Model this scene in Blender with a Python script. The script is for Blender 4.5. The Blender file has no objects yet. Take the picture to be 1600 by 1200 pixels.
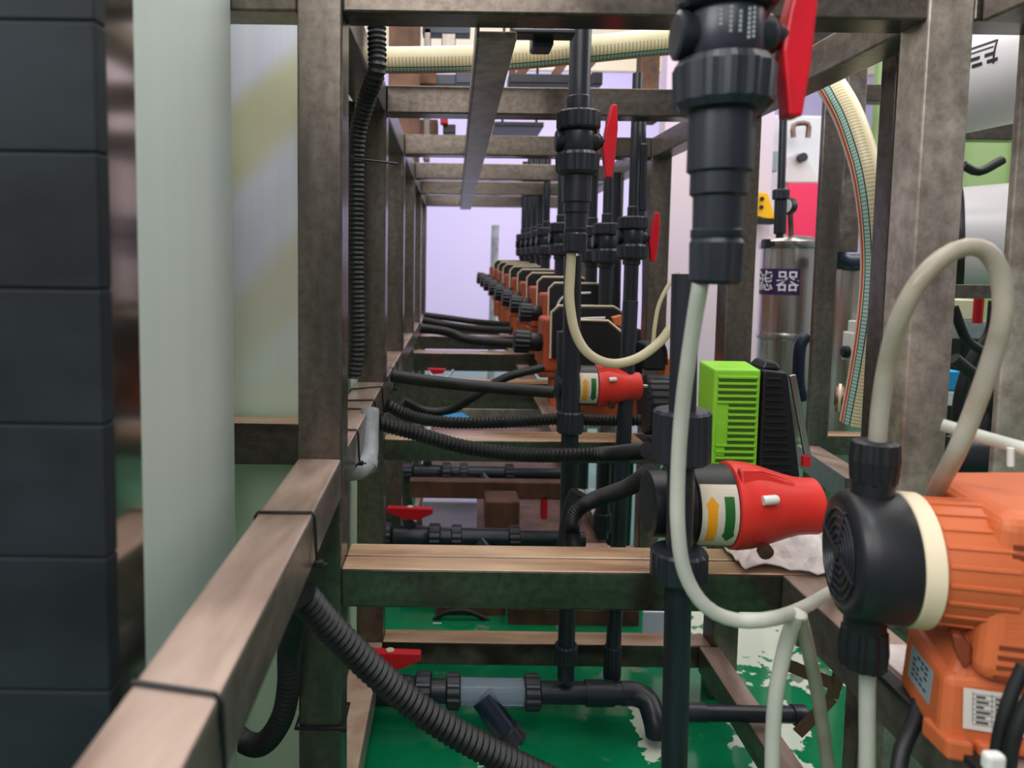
import bpy, bmesh, math, random
from mathutils import Vector, Matrix, Quaternion
random.seed(7)
SC = bpy.context.scene; COL = SC.collection
PI = math.pi
V = Vector

# ------------------------------------------------------------------ camera
F = 1100.0; CAMZ = 0.82
TH = math.radians(4.28); RO = math.radians(0.8)
fwd = V((0, math.cos(TH), -math.sin(TH)))
u0 = V((0, math.sin(TH), math.cos(TH))); r0 = V((1, 0, 0))
CR = r0*math.cos(RO)+u0*math.sin(RO); CU = u0*math.cos(RO)-r0*math.sin(RO)
D = V((0, 1, 0))
CX = 710-F*D.dot(CR)/D.dot(fwd); CY = 422+F*D.dot(CU)/D.dot(fwd)
cam = bpy.data.cameras.new('camera'); camo = bpy.data.objects.new('camera', cam); COL.objects.link(camo)
camo.matrix_world = Matrix(((CR.x, CU.x, -fwd.x, 0), (CR.y, CU.y, -fwd.y, 0), (CR.z, CU.z, -fwd.z, CAMZ), (0, 0, 0, 1)))
cam.sensor_fit = 'HORIZONTAL'; cam.sensor_width = 36; cam.lens = F/1600*36
cam.shift_x = (800-CX)/1600; cam.shift_y = (CY-600)/1600
cam.clip_start = .02; cam.clip_end = 60
cam.dof.use_dof = True; cam.dof.focus_distance = 0.95; cam.dof.aperture_fstop = 6
SC.camera = camo

def P(px, py, Y):
    "the point at depth Y that the photograph shows at (px, py)"
    d = CR*((px-CX)/F)-CU*((py-CY)/F)+fwd
    d = d*(Y/d.y)
    return V((d.x, d.y, d.z+CAMZ))

# ------------------------------------------------------------------ world and light
SC.view_settings.view_transform = 'Standard'; SC.view_settings.look = 'None'
SC.view_settings.gamma = 1; SC.view_settings.use_curve_mapping = False
SC.view_settings.exposure = 0.18
W = bpy.data.worlds.new('world'); SC.world = W; W.use_nodes = True
W.node_tree.nodes['Background'].inputs[0].default_value = (.86, .9, 1, 1)
W.node_tree.nodes['Background'].inputs[1].default_value = .27

def area(name, loc, target, sx, sy, power, color=(1, 1, 1)):
    l = bpy.data.lights.new(name, 'AREA'); l.shape = 'RECTANGLE'; l.size = sx; l.size_y = sy; l.energy = power; l.color = color
    o = bpy.data.objects.new(name, l); COL.objects.link(o); o.location = loc
    o.rotation_euler = (V(target)-V(loc)).to_track_quat('-Z', 'Y').to_euler(); return o
area('ceiling_lamp_light', (0.4, 2.2, 3.0), (0.4, 2.2, 0), 3.0, 3.0, 75, (1, .97, .93))
area('back_wall_fill_light', (0.5, 4.0, 2.9), (0.4, 6.0, 1.0), 4.0, 1.0, 64, (.9, .86, 1))  # unseen fill added to brighten and tint the back wall
area('corridor_fill_light', (.12, .25, 2.3), (-.26, 1.0, .8), .5, .5, 9, (.95, .97, 1))  # unseen fill added to brighten the tank with the yellow bands
area('pink_wall_fill_light', (2.0, 4.2, .7), (1.0, 6.5, .6), .8, .8, 16, (1, .72, .70))  # unseen pink fill, added to warm the back wall low on the right
area('aisle_lamp_light', (2.4, 1.6, 2.4), (0.6, 1.4, .5), 2.0, 2.0, 45, (1, .98, .95))
area('front_lamp_light', (-0.3, -1.2, 2.3), (0.2, 1.2, .5), 1.6, 1.6, 30, (1, .97, .94))
area('left_fill_light', (-1.3, -0.3, 1.9), (-.25, .9, .8), 1.0, 1.0, 26, (.94, .97, 1))  # unseen fill added to brighten the tanks on the left

# ------------------------------------------------------------------ materials
def lin(c):
    return tuple(((x/255)/12.92 if x/255 <= .04045 else (((x/255)+.055)/1.055)**2.4) for x in c)+(1,)
M = {}
def mat(name, c1, c2=None, rough=.5, metal=0, scale=(8, 8, 8), detail=6, top=None, bump=0, spec=.5, trans=0, ior=1.45, coat=0, alpha=1, nrough=0, lo=.35, hi=.65, dirt=0, dsc=38):
    m = bpy.data.materials.new(name); m.use_nodes = True; nt = m.node_tree; n = nt.nodes; b = n['Principled BSDF']
    b.inputs['Roughness'].default_value = rough; b.inputs['Metallic'].default_value = metal
    b.inputs['Specular IOR Level'].default_value = spec; b.inputs['Transmission Weight'].default_value = trans
    b.inputs['IOR'].default_value = ior; b.inputs['Coat Weight'].default_value = coat; b.inputs['Alpha'].default_value = alpha
    b.inputs['Base Color'].default_value = lin(c1)
    if c2 is not None:
        g = n.new('ShaderNodeTexCoord'); mp = n.new('ShaderNodeMapping'); mp.inputs['Scale'].default_value = scale
        no = n.new('ShaderNodeTexNoise'); no.inputs['Scale'].default_value = 1; no.inputs['Detail'].default_value = detail; no.inputs['Roughness'].default_value = .6
        cr = n.new('ShaderNodeValToRGB'); cr.color_ramp.elements[0].position = lo; cr.color_ramp.elements[1].position = hi
        cr.color_ramp.elements[0].color = lin(c1); cr.color_ramp.elements[1].color = lin(c2)
        nt.links.new(g.outputs['Object'], mp.inputs[0]); nt.links.new(mp.outputs[0], no.inputs[0]); nt.links.new(no.outputs[0], cr.inputs[0])
        out = cr.outputs[0]
        if dirt:                                 # grime specks and drips
            mp3 = n.new('ShaderNodeMapping'); mp3.inputs['Scale'].default_value = tuple(s*.14 for s in scale) if False else (1, 1, 1)
            n3 = n.new('ShaderNodeTexNoise'); n3.inputs['Scale'].default_value = dsc; n3.inputs['Detail'].default_value = 10; n3.inputs['Roughness'].default_value = .7
            nt.links.new(g.outputs['Object'], mp3.inputs[0]); nt.links.new(mp3.outputs[0], n3.inputs[0])
            r3 = n.new('ShaderNodeValToRGB'); r3.color_ramp.elements[0].position = .36; r3.color_ramp.elements[1].position = .60
            v0 = 1-dirt; r3.color_ramp.elements[0].color = (v0, v0*.95, v0*.9, 1); r3.color_ramp.elements[1].color = (1.1, 1.1, 1.1, 1)
            nt.links.new(n3.outputs[0], r3.inputs[0])
            m3 = n.new('ShaderNodeMix'); m3.data_type = 'RGBA'; m3.blend_type = 'MULTIPLY'; m3.inputs[0].default_value = 1
            nt.links.new(out, m3.inputs[6]); nt.links.new(r3.outputs[0], m3.inputs[7]); out = m3.outputs[2]
        if top is not None:                      # settled dust and rust film on faces that look up
            ge = n.new('ShaderNodeNewGeometry'); sp = n.new('ShaderNodeSeparateXYZ'); nt.links.new(ge.outputs['Normal'], sp.inputs[0])
            mr = n.new('ShaderNodeMapRange'); mr.inputs[1].default_value = .55; mr.inputs[2].default_value = .9
            nt.links.new(sp.outputs['Z'], mr.inputs[0])
            n2 = n.new('ShaderNodeTexNoise'); n2.inputs['Scale'].default_value = 22; n2.inputs['Detail'].default_value = 8
            mp2 = n.new('ShaderNodeMapping'); mp2.inputs['Scale'].default_value = tuple(max(.12, s/16) for s in scale)
            nt.links.new(g.outputs['Object'], mp2.inputs[0]); nt.links.new(mp2.outputs[0], n2.inputs[0])
            r2 = n.new('ShaderNodeValToRGB'); r2.color_ramp.elements[0].position = .3; r2.color_ramp.elements[1].position = .7
            r2.color_ramp.elements[0].color = lin(top[0]); r2.color_ramp.elements[1].color = lin(top[1])
            nt.links.new(n2.outputs[0], r2.inputs[0])
            mx = n.new('ShaderNodeMix'); mx.data_type = 'RGBA'
            nt.links.new(mr.outputs[0], mx.inputs[0]); nt.links.new(out, mx.inputs[6]); nt.links.new(r2.outputs[0], mx.inputs[7]); out = mx.outputs[2]
            mm = n.new('ShaderNodeMapRange'); mm.inputs[3].default_value = metal; mm.inputs[4].default_value = .05
            nt.links.new(mr.outputs[0], mm.inputs[0]); nt.links.new(mm.outputs[0], b.inputs['Metallic'])
        nt.links.new(out, b.inputs['Base Color'])
        if nrough:
            rr = n.new('ShaderNodeMapRange'); rr.inputs[3].default_value = rough-nrough; rr.inputs[4].default_value = rough+nrough
            nt.links.new(no.outputs[0], rr.inputs[0]); nt.links.new(rr.outputs[0], b.inputs['Roughness'])
        if bump:
            bp = n.new('ShaderNodeBump'); bp.inputs['Strength'].default_value = bump; bp.inputs['Distance'].default_value = .002
            nt.links.new(no.outputs[0], bp.inputs['Height']); nt.links.new(bp.outputs[0], b.inputs['Normal'])
    M[name] = m; return m
mat('steel', (84, 77, 72), (138, 129, 121), .28, .78, (14, 14, 2.5), 8, top=((134, 106, 88), (198, 174, 156)), bump=.1, nrough=.12, dirt=.24, dsc=80, lo=.28, hi=.72)
mat('steel_x', (70, 64, 59), (126, 116, 108), .26, .78, (2.5, 14, 14), 8, top=((122, 86, 64), (200, 168, 138)), bump=.1, nrough=.12, dirt=.3, dsc=80, lo=.28, hi=.72)
mat('steel_y', (88, 80, 76), (144, 134, 128), .32, .6, (18, 4, 18), 8, top=((108, 86, 76), (176, 152, 140)), bump=.18, nrough=.12, dirt=.3, dsc=70, lo=.28, hi=.72)
mat('rusty_steel', (112, 102, 97), (192, 178, 166), .36, .45, (14, 14, 5), 9, top=((150, 116, 96), (204, 176, 156)), bump=.2, nrough=.12, dirt=.34, dsc=45, lo=.3, hi=.7)
mat('polished_steel', (190, 182, 172), (214, 208, 200), .12, 1, (3, 3, 1), 2)
mat('mirror_steel', (178, 172, 168), (210, 205, 202), .24, .95, (6, 6, 1), 3)
mat('black_pvc', (26, 29, 36), (40, 43, 52), .33, 0, (20, 20, 6), 4, spec=.5)
mat('navy_pvc', (18, 26, 44), (28, 38, 60), .35)
mat('black_plastic', (20, 20, 24), (30, 30, 36), .42)
mat('black_rubber', (17, 17, 18), (32, 32, 34), .5, 0, (30, 30, 30), 3)
mat('dark_slab', (18, 22, 26), (36, 41, 46), .7, 0, (5, 5, 9), 5, bump=.3, spec=.25)
mat('grey_pvc', (120, 124, 128), (160, 164, 168), .45, 0, (20, 20, 20), 5)
mat('red_plastic', (205, 16, 36), (218, 24, 42), .3)
mat('red_housing', (200, 36, 32), (216, 52, 44), .4, 0, (10, 10, 10), 4, bump=.05)
mat('orange_plastic', (186, 90, 48), (202, 104, 60), .5, 0, (7, 7, 7), 4)
mat('orange_dirty', (196, 84, 40), (150, 74, 50), .55, 0, (14, 14, 14), 6)
mat('orange_dark', (120, 52, 28), None, .6)
mat('cream_plastic', (226, 208, 180), (212, 194, 166), .45, 0, (10, 10, 10), 3)
mat('label_cream', (226, 206, 180), (196, 190, 178), .4, 0, (12, 12, 12), 3)
mat('label_white', (206, 196, 190), None, .5)
mat('label_silver', (140, 156, 164), None, .4)
mat('ink', (32, 30, 36), None, .6)
mat('arrow_orange', (226, 150, 20), None, .5)
mat('arrow_green', (28, 92, 36), None, .5)
mat('lime_plastic', (124, 196, 40), (142, 206, 60), .42, 0, (9, 9, 9), 3)
mat('lime_dark', (58, 92, 20), None, .6)
mat('ptank', (196, 201, 196), (190, 196, 191), .38, 0, (16, 16, .8), 3)
mat('purple_label', (52, 26, 74), None, .5)
mat('white_paint', (226, 224, 232), None, .5)
mat('foil', (196, 184, 182), (232, 226, 226), .35, 0, (20, 20, 20), 5, bump=.4)
mat('pale_lavender', (206, 198, 236), (226, 220, 240), .7, 0, (9, 9, 9))
mat('magenta_sheet', (236, 50, 96), None, .5)
mat('yellow_paint', (240, 176, 20), None, .4)
mat('cyan_plastic', (40, 160, 230), None, .5)
mat('concrete', (150, 140, 140), (176, 168, 168), .8, 0, (3, 3, 3))
mat('wall_lavender', (208, 196, 240), (216, 204, 238), .8, 0, (.5, .5, .5), 2)
mat('wall_white', (230, 226, 236), (236, 232, 238), .8, 0, (.5, .5, .5), 2)
mat('wall_cream', (240, 226, 196), (244, 234, 208), .8, 0, (.5, .5, .5), 2)
mat('partition_pink', (212, 192, 214), (218, 196, 204), .8, 0, (.8, .8, .8), 2)
mat('ceiling_white', (236, 234, 226), None, .85)
mat('vessel_white', (206, 200, 206), (222, 214, 216), .28, 0, (3, 3, 3), 2)
mat('green_sheet', (128, 152, 100), (146, 168, 116), .4, 0, (8, 8, 1), 3)
mat('green_light', (214, 236, 190), None, .4)
mat('brown_rust', (70, 48, 38), (120, 84, 66), .6, .3, (14, 14, 8), 8, bump=.3)
mat('clear_plastic', (200, 206, 232), None, .12, 0, trans=.72, ior=1.2)
mat('copper_dark', (88, 60, 52), (140, 112, 100), .3, .8, (20, 20, 20))
mat('red_paint', (200, 30, 40), None, .45)
mat('white_plastic', (214, 212, 208), None, .4)

def tube_mat(name, c, c2, thr=.35):
    m = mat(name, c, c2, .28, 0, (16, 16, 16), 4, spec=.5)
    nt = m.node_tree; b = nt.nodes['Principled BSDF']
    b.inputs['Subsurface Weight'].default_value = .25; b.inputs['Subsurface Radius'].default_value = (.01, .01, .01); b.inputs['Subsurface Scale'].default_value = .5
    tr = nt.nodes.new('ShaderNodeBsdfTranslucent'); tr.inputs[0].default_value = lin(c)
    mx = nt.nodes.new('ShaderNodeMixShader'); mx.inputs[0].default_value = thr
    o = nt.nodes['Material Output']
    nt.links.new(b.outputs[0], mx.inputs[1]); nt.links.new(tr.outputs[0], mx.inputs[2]); nt.links.new(mx.outputs[0], o.inputs[0])
    return m
tube_mat('milky_tube', (200, 200, 190), (220, 218, 208))
tube_mat('milky_tube_tan', (172, 158, 140), (202, 194, 182))
tube_mat('cream_tube', (220, 208, 176), (232, 222, 196))

def tank_mat():           # translucent white plastic with slanting yellow bands in its colour
    m = mat('tank_plastic', (226, 226, 240), (234, 234, 244), .45, 0, (50, 50, 1.0), 3)
    nt = m.node_tree; n = nt.nodes; b = n['Principled BSDF']
    src = b.inputs['Base Color'].links[0].from_socket
    g = n.new('ShaderNodeTexCoord'); sp = n.new('ShaderNodeSeparateXYZ'); nt.links.new(g.outputs['Object'], sp.inputs[0])
    ma = n.new('ShaderNodeMath'); ma.operation = 'MULTIPLY_ADD'; ma.inputs[1].default_value = -.9
    nt.links.new(sp.outputs['X'], ma.inputs[0]); nt.links.new(sp.outputs['Z'], ma.inputs[2])
    no = n.new('ShaderNodeTexNoise'); no.inputs['Scale'].default_value = 6; nt.links.new(g.outputs['Object'], no.inputs[0])
    m2 = n.new('ShaderNodeMath'); m2.operation = 'MULTIPLY_ADD'; m2.inputs[1].default_value = .05; nt.links.new(no.outputs[0], m2.inputs[0]); nt.links.new(ma.outputs[0], m2.inputs[2])
    cr = n.new('ShaderNodeValToRGB'); e = cr.color_ramp.elements
    cr.name = 'bands'
    e[0].position = 0; e[0].color = (1, 1, 1, 1); e[1].position = 1; e[1].color = (0, 0, 0, 1)
    base = 1.02
    def st(z, v):
        x = cr.color_ramp.elements.new((z)/2.0); x.color = (v, v, v, 1)
    e[0].color = (0, 0, 0, 1)
    for z, v in ((.80, 0), (.84, .25), (.88, .2), (.94, 0), (.99, .55), (1.06, .55), (1.11, 0), (1.20, 0), (1.245, .75), (1.325, .75), (1.365, 0)): st(z, v)
    mh = n.new('ShaderNodeMath'); mh.operation = 'MULTIPLY'; mh.inputs[1].default_value = .5; nt.links.new(m2.outputs[0], mh.inputs[0]); nt.links.new(mh.outputs[0], cr.inputs[0])
    mx = n.new('ShaderNodeMix'); mx.data_type = 'RGBA'; mx.inputs[7].default_value = lin((216, 208, 150))
    nt.links.new(cr.outputs[0], mx.inputs[0]); nt.links.new(src, mx.inputs[6])
    # greener towards the bottom of the tank
    mr = n.new('ShaderNodeMapRange'); mr.inputs[1].default_value = .78; mr.inputs[2].default_value = .60; nt.links.new(sp.outputs['Z'], mr.inputs[0])
    mg = n.new('ShaderNodeMix'); mg.data_type = 'RGBA'; mg.inputs[7].default_value = lin((214, 232, 204))
    nt.links.new(mr.outputs[0], mg.inputs[0]); nt.links.new(mx.outputs[2], mg.inputs[6]); nt.links.new(mg.outputs[2], b.inputs['Base Color'])
tank_mat()

def floor_mat():
    m = mat('green_epoxy', (8, 100, 62), (14, 130, 84), .1, 0, (3, 3, 3), 5, bump=.15, nrough=.06)
    nt = m.node_tree; n = nt.nodes; b = n['Principled BSDF']; src = b.inputs['Base Color'].links[0].from_socket
    g = n.new('ShaderNodeTexCoord'); no = n.new('ShaderNodeTexNoise'); no.inputs['Scale'].default_value = 9; no.inputs['Detail'].default_value = 10
    nt.links.new(g.outputs['Object'], no.inputs[0])
    cr = n.new('ShaderNodeValToRGB'); cr.color_ramp.elements[0].position = .62; cr.color_ramp.elements[1].position = .66
    nt.links.new(no.outputs[0], cr.inputs[0])
    mx = n.new('ShaderNodeMix'); mx.data_type = 'RGBA'; mx.inputs[7].default_value = lin((120, 130, 118))
    nt.links.new(cr.outputs[0], mx.inputs[0]); nt.links.new(src, mx.inputs[6])
    # white puddle reflections painted into the floor colour as ragged patches
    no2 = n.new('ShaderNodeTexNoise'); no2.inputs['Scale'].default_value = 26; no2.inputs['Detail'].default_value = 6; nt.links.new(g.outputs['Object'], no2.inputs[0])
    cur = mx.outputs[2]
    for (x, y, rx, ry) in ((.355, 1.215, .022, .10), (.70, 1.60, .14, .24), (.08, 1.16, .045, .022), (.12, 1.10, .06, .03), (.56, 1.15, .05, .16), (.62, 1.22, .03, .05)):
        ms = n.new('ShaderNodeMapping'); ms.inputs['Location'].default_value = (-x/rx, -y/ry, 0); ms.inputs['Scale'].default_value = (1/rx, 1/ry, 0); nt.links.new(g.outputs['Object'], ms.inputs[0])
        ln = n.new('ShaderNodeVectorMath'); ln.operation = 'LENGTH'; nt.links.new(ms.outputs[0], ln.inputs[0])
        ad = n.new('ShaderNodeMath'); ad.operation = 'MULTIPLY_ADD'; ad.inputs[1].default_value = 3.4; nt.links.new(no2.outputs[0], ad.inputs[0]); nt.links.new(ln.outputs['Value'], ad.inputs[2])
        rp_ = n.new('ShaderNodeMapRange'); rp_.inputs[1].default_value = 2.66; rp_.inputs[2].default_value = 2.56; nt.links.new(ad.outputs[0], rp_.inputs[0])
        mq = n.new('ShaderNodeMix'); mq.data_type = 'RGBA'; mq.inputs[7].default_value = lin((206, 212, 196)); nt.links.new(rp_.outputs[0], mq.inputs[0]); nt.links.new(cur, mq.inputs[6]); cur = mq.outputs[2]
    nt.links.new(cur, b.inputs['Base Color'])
floor_mat()

def braid_mat():          # clear cream hose with a woven thread pattern and green/red marker stripes
    m = mat('braided_hose', (214, 198, 160), (228, 214, 180), .35, 0, (9, 9, 9), 4)
    nt = m.node_tree; n = nt.nodes; b = n['Principled BSDF']; src = b.inputs['Base Color'].links[0].from_socket
    uv = n.new('ShaderNodeUVMap'); uv.uv_map = 'UVMap'; sp = n.new('ShaderNodeSeparateXYZ'); nt.links.new(uv.outputs[0], sp.inputs[0])
    def band(lo, hi):
        a = n.new('ShaderNodeMath'); a.operation = 'GREATER_THAN'; a.inputs[1].default_value = lo
        c = n.new('ShaderNodeMath'); c.operation = 'LESS_THAN'; c.inputs[1].default_value = hi
        d = n.new('ShaderNodeMath'); d.operation = 'MULTIPLY'
        nt.links.new(sp.outputs[0], a.inputs[0]); nt.links.new(sp.outputs[0], c.inputs[0]); nt.links.new(a.outputs[0], d.inputs[0]); nt.links.new(c.outputs[0], d.inputs[1]); return d.outputs[0]
    def over(prev, fac, col):
        mx = n.new('ShaderNodeMix'); mx.data_type = 'RGBA'; mx.inputs[7].default_value = lin(col)
        nt.links.new(fac, mx.inputs[0]); nt.links.new(prev, mx.inputs[6]); return mx.outputs[2]
    def mul(a, c):
        d = n.new('ShaderNodeMath'); d.operation = 'MULTIPLY'; nt.links.new(a, d.inputs[0]); nt.links.new(c, d.inputs[1]); return d.outputs[0]
    w = n.new('ShaderNodeMath'); w.operation = 'MULTIPLY'; w.inputs[1].default_value = 2*PI/.006; nt.links.new(sp.outputs[1], w.inputs[0])
    s = n.new('ShaderNodeMath'); s.operation = 'SINE'; nt.links.new(w.outputs[0], s.inputs[0])
    th = n.new('ShaderNodeMath'); th.operation = 'GREATER_THAN'; th.inputs[1].default_value = .35; nt.links.new(s.outputs[0], th.inputs[0])
    c = over(src, mul(band(.26, .37), th.outputs[0]), (188, 166, 126))
    c = over(c, band(.38, .455), (176, 206, 196)); c = over(c, mul(band(.38, .455), th.outputs[0]), (128, 150, 144))
    c = over(c, band(.375, .389), (30, 76, 70)); c = over(c, band(.449, .462), (30, 60, 58))
    c = over(c, band(.478, .512), (222, 70, 60))
    nt.links.new(c, b.inputs['Base Color'])
braid_mat()

# ------------------------------------------------------------------ mesh helpers
def new(): return bmesh.new()
def quad_box(bm, c):      # c: eight corners, bottom ring then top ring
    v = [bm.verts.new(p) for p in c]
    for f in ((3, 2, 1, 0), (4, 5, 6, 7), (0, 1, 5, 4), (1, 2, 6, 5), (2, 3, 7, 6), (3, 0, 4, 7)): bm.faces.new([v[i] for i in f])
def box(bm, a, b, bev=0):
    x0, x1 = sorted((a[0], b[0])); y0, y1 = sorted((a[1], b[1])); z0, z1 = sorted((a[2], b[2]))
    t = bmesh.new() if bev else bm
    quad_box(t, [(x0, y0, z0), (x1, y0, z0), (x1, y1, z0), (x0, y1, z0), (x0, y0, z1), (x1, y0, z1), (x1, y1, z1), (x0, y1, z1)])
    if bev: bevel_into(t, bm, bev)
def bevel_into(t, bm, bev, seg=2):
    bmesh.ops.bevel(t, geom=t.edges[:], offset=bev, segments=seg, affect='EDGES', profile=.5)
    me = bpy.data.meshes.new('tmp'); t.to_mesh(me); t.free(); bm.from_mesh(me); bpy.data.meshes.remove(me)
def bar(bm, p, q, w, h, up=(0, 0, 1), bev=0):
    "a square tube from p to q (centres)"
    p, q = V(p), V(q); t = (q-p).normalized(); up = V(up); s = t.cross(up).normalized(); u = s.cross(t)
    T = bmesh.new()
    c = []
    for e in (p, q):
        c += [e-s*w/2-u*h/2, e+s*w/2-u*h/2, e+s*w/2+u*h/2, e-s*w/2+u*h/2]
    v = [T.verts.new(x) for x in c]
    for f in ((0, 1, 2, 3), (7, 6, 5, 4), (0, 4, 5, 1), (1, 5, 6, 2), (2, 6, 7, 3), (3, 7, 4, 0)): T.faces.new([v[i] for i in f])
    bmesh.ops.recalc_face_normals(T, faces=T.faces[:])
    if bev: bevel_into(T, bm, bev)
    else:
        me = bpy.data.meshes.new('tmp'); T.to_mesh(me); T.free(); bm.from_mesh(me); bpy.data.meshes.remove(me)
def smooth_path(pts, step):
    pts = [V(p) for p in pts]
    if len(pts) == 2: ctrl = pts
    out = []
    n = len(pts)
    for i in range(n-1):
        p0 = pts[i-1] if i else pts[0]*2-pts[1]; p1 = pts[i]; p2 = pts[i+1]; p3 = pts[i+2] if i+2 < n else pts[-1]*2-pts[-2]
        k = max(2, int((p2-p1).length/step))
        for j in range(k):
            t = j/k
            out.append(.5*((2*p1)+(p2-p0)*t+(2*p0-5*p1+4*p2-p3)*t*t+(3*p1-p0-3*p2+p3)*t**3))
    out.append(pts[-1]); return out
def tube(bm, pts, r, seg=14, step=.008, refB=None, straight=False, rfun=None, cap=True, uv=False):
    path = [V(p) for p in pts] if straight else smooth_path(pts, step)
    if rfun:              # resample evenly for corrugation
        L = [0]
        for a, b in zip(path, path[1:]): L.append(L[-1]+(b-a).length)
        N = max(4, int(L[-1]/step)); rs = []; i = 0
        for k in range(N+1):
            s = L[-1]*k/N
            while i < len(L)-2 and L[i+1] < s: i += 1
            rs.append(path[i].lerp(path[i+1], (s-L[i])/max(1e-9, L[i+1]-L[i])))
        path = rs
    n = len(path); T = []
    for i in range(n):
        a = path[max(0, i-1)]; b = path[min(n-1, i+1)]; T.append((b-a).normalized())
    if refB is None:
        ref = V((0, 0, 1)) if abs(T[0].z) < .9 else V((1, 0, 0))
        N_ = T[0].cross(ref).normalized()
    rings = []; s = 0; lay = bm.loops.layers.uv.get('UVMap') or (bm.loops.layers.uv.new('UVMap') if uv else None); ss = []
    for i in range(n):
        if i: s += (path[i]-path[i-1]).length
        if refB is not None:
            N_ = T[i].cross(V(refB)).normalized()
        else:
            if i:
                q = T[i-1].rotation_difference(T[i]); N_ = (q @ N_); N_ = (N_-T[i]*N_.dot(T[i])).normalized()
        B = T[i].cross(N_)
        rr = rfun(i, s) if rfun else (r(i/(n-1)) if callable(r) else r)
        rings.append([bm.verts.new(path[i]+(N_*math.cos(2*PI*k/seg)+B*math.sin(2*PI*k/seg))*rr) for k in range(seg)]); ss.append(s)
    for i in range(n-1):
        for k in range(seg):
            f = bm.faces.new((rings[i][k], rings[i][(k+1) % seg], rings[i+1][(k+1) % seg], rings[i+1][k])); f.smooth = True
            if uv:
                for l, (uu, vv) in zip(f.loops, ((k/seg, ss[i]), ((k+1)/seg, ss[i]), ((k+1)/seg, ss[i+1]), (k/seg, ss[i+1]))): l[lay].uv = (uu, vv)
    if cap:
        bm.faces.new(rings[0][::-1]); bm.faces.new(rings[-1])
def corr(bm, pts, r, pitch=.007, depth=.0022, seg=16):
    st = pitch/4
    pat = (0, -depth*.55, -depth, -depth*.55)
    tube(bm, pts, r, seg, st, rfun=lambda i, s: r+pat[i % 4])
def lathe(bm, prof, o=(0, 0, 0), axis=(0, 0, 1), seg=32, ribs=0, rib=0, sm=True, hexa=None):
    "prof: (r, h) pairs along axis from o; ribs = number of grips cut into radii flagged with a third item"
    o = V(o); a = V(axis).normalized(); ref = V((0, 0, 1)) if abs(a.z) < .9 else V((0, 1, 0))
    s = ref.cross(a).normalized(); t = a.cross(s)
    if ribs: seg = ribs*4
    rings = []
    for p in prof:
        r, h = p[0], p[1]; fl = len(p) > 2
        ring = []
        for k in range(seg):
            an = 2*PI*k/seg; rr = r
            if ribs and fl: rr = r+(rib if k % 4 in (0, 1) else -rib)
            ring.append(bm.verts.new(o+a*h+(s*math.cos(an)+t*math.sin(an))*rr))
        rings.append(ring)
    for i in range(len(rings)-1):
        sharp = False
        for k in range(seg):
            f = bm.faces.new((rings[i][k], rings[i][(k+1) % seg], rings[i+1][(k+1) % seg], rings[i+1][k]))
            f.smooth = sm and not (ribs and (len(prof[i]) > 2))
    bm.faces.new(rings[0][::-1]); bm.faces.new(rings[-1])
def prism(bm, pts, d, bev=0):
    "closed polygon pts extruded by vector d"
    T = bmesh.new() if bev else bm
    d = V(d); a = [T.verts.new(V(p)) for p in pts]; b = [T.verts.new(V(p)+d) for p in pts]; n = len(pts)
    fs = [T.faces.new(a[::-1]), T.faces.new(b)]
    for i in range(n): fs.append(T.faces.new((a[i], a[(i+1) % n], b[(i+1) % n], b[i])))
    bmesh.ops.recalc_face_normals(T, faces=fs)
    if bev: bevel_into(T, bm, bev)
def obj(name, bm, m, parent=None, auto=True):
    bmesh.ops.recalc_face_normals(bm, faces=bm.faces[:])
    if auto:
        for e in bm.edges:
            if len(e.link_faces) == 2 and e.calc_face_angle(0) > .7: e.smooth = False
    me = bpy.data.meshes.new(name); bm.to_mesh(me); bm.free()
    me.materials.append(M[m] if isinstance(m, str) else m)
    o = bpy.data.objects.new(name, me); COL.objects.link(o)
    if parent is not None:
        o.parent = parent; o.matrix_parent_inverse = Matrix.Translation(-parent.location) if parent.parent is None else Matrix()
    return o
# parts are modelled in world coordinates unless the thing is built round its own origin (local=True)
def tag(o, label, cat, group=None, kind=None):
    if label: o['label'] = label
    if cat: o['category'] = cat
    if group: o['group'] = group
    if kind: o['kind'] = kind
    return o
def thing(name, label, cat, loc=(0, 0, 0), group=None, rz=0):
    o = bpy.data.objects.new(name, None); COL.objects.link(o); o.empty_display_size = .02
    o.location = loc; o.rotation_euler.z = rz; tag(o, label, cat, group); return o
def lobj(name, bm, m, parent):     # part in the thing's own coordinates
    o = obj(name, bm, m); o.parent = parent; return o
def sub(name, bm, m, part):        # sub-part, same coordinates as its part
    o = obj(name, bm, m); o.parent = part; return o
def dup(root, loc, label=None, rz=None, scale=None, group=None):
    r = root.copy(); COL.objects.link(r); r.location = loc
    if rz is not None: r.rotation_euler.z = rz
    if scale: r.scale = (scale,)*3
    if label: r['label'] = label
    if group: r['group'] = group
    for ch in list(root.children):
        c = ch.copy(); COL.objects.link(c); c.parent = r; c.matrix_parent_inverse = ch.matrix_parent_inverse
        for g in list(ch.children):
            d = g.copy(); COL.objects.link(d); d.parent = c
    return r
def text_mesh(s, size, name):
    cu = bpy.data.curves.new(name, 'FONT'); cu.body = s; cu.size = size; cu.extrude = .0004; cu.align_x = 'CENTER'; cu.align_y = 'CENTER'
    o = bpy.data.objects.new(name, cu); COL.objects.link(o)
    dg = bpy.context.evaluated_depsgraph_get(); dg.update()
    me = bpy.data.meshes.new_from_object(o.evaluated_get(dg)); bpy.data.objects.remove(o); return me
def struct(name, bm, m, label=None):
    o = obj(name, bm, m); o['kind'] = 'structure'
    return o

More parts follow.
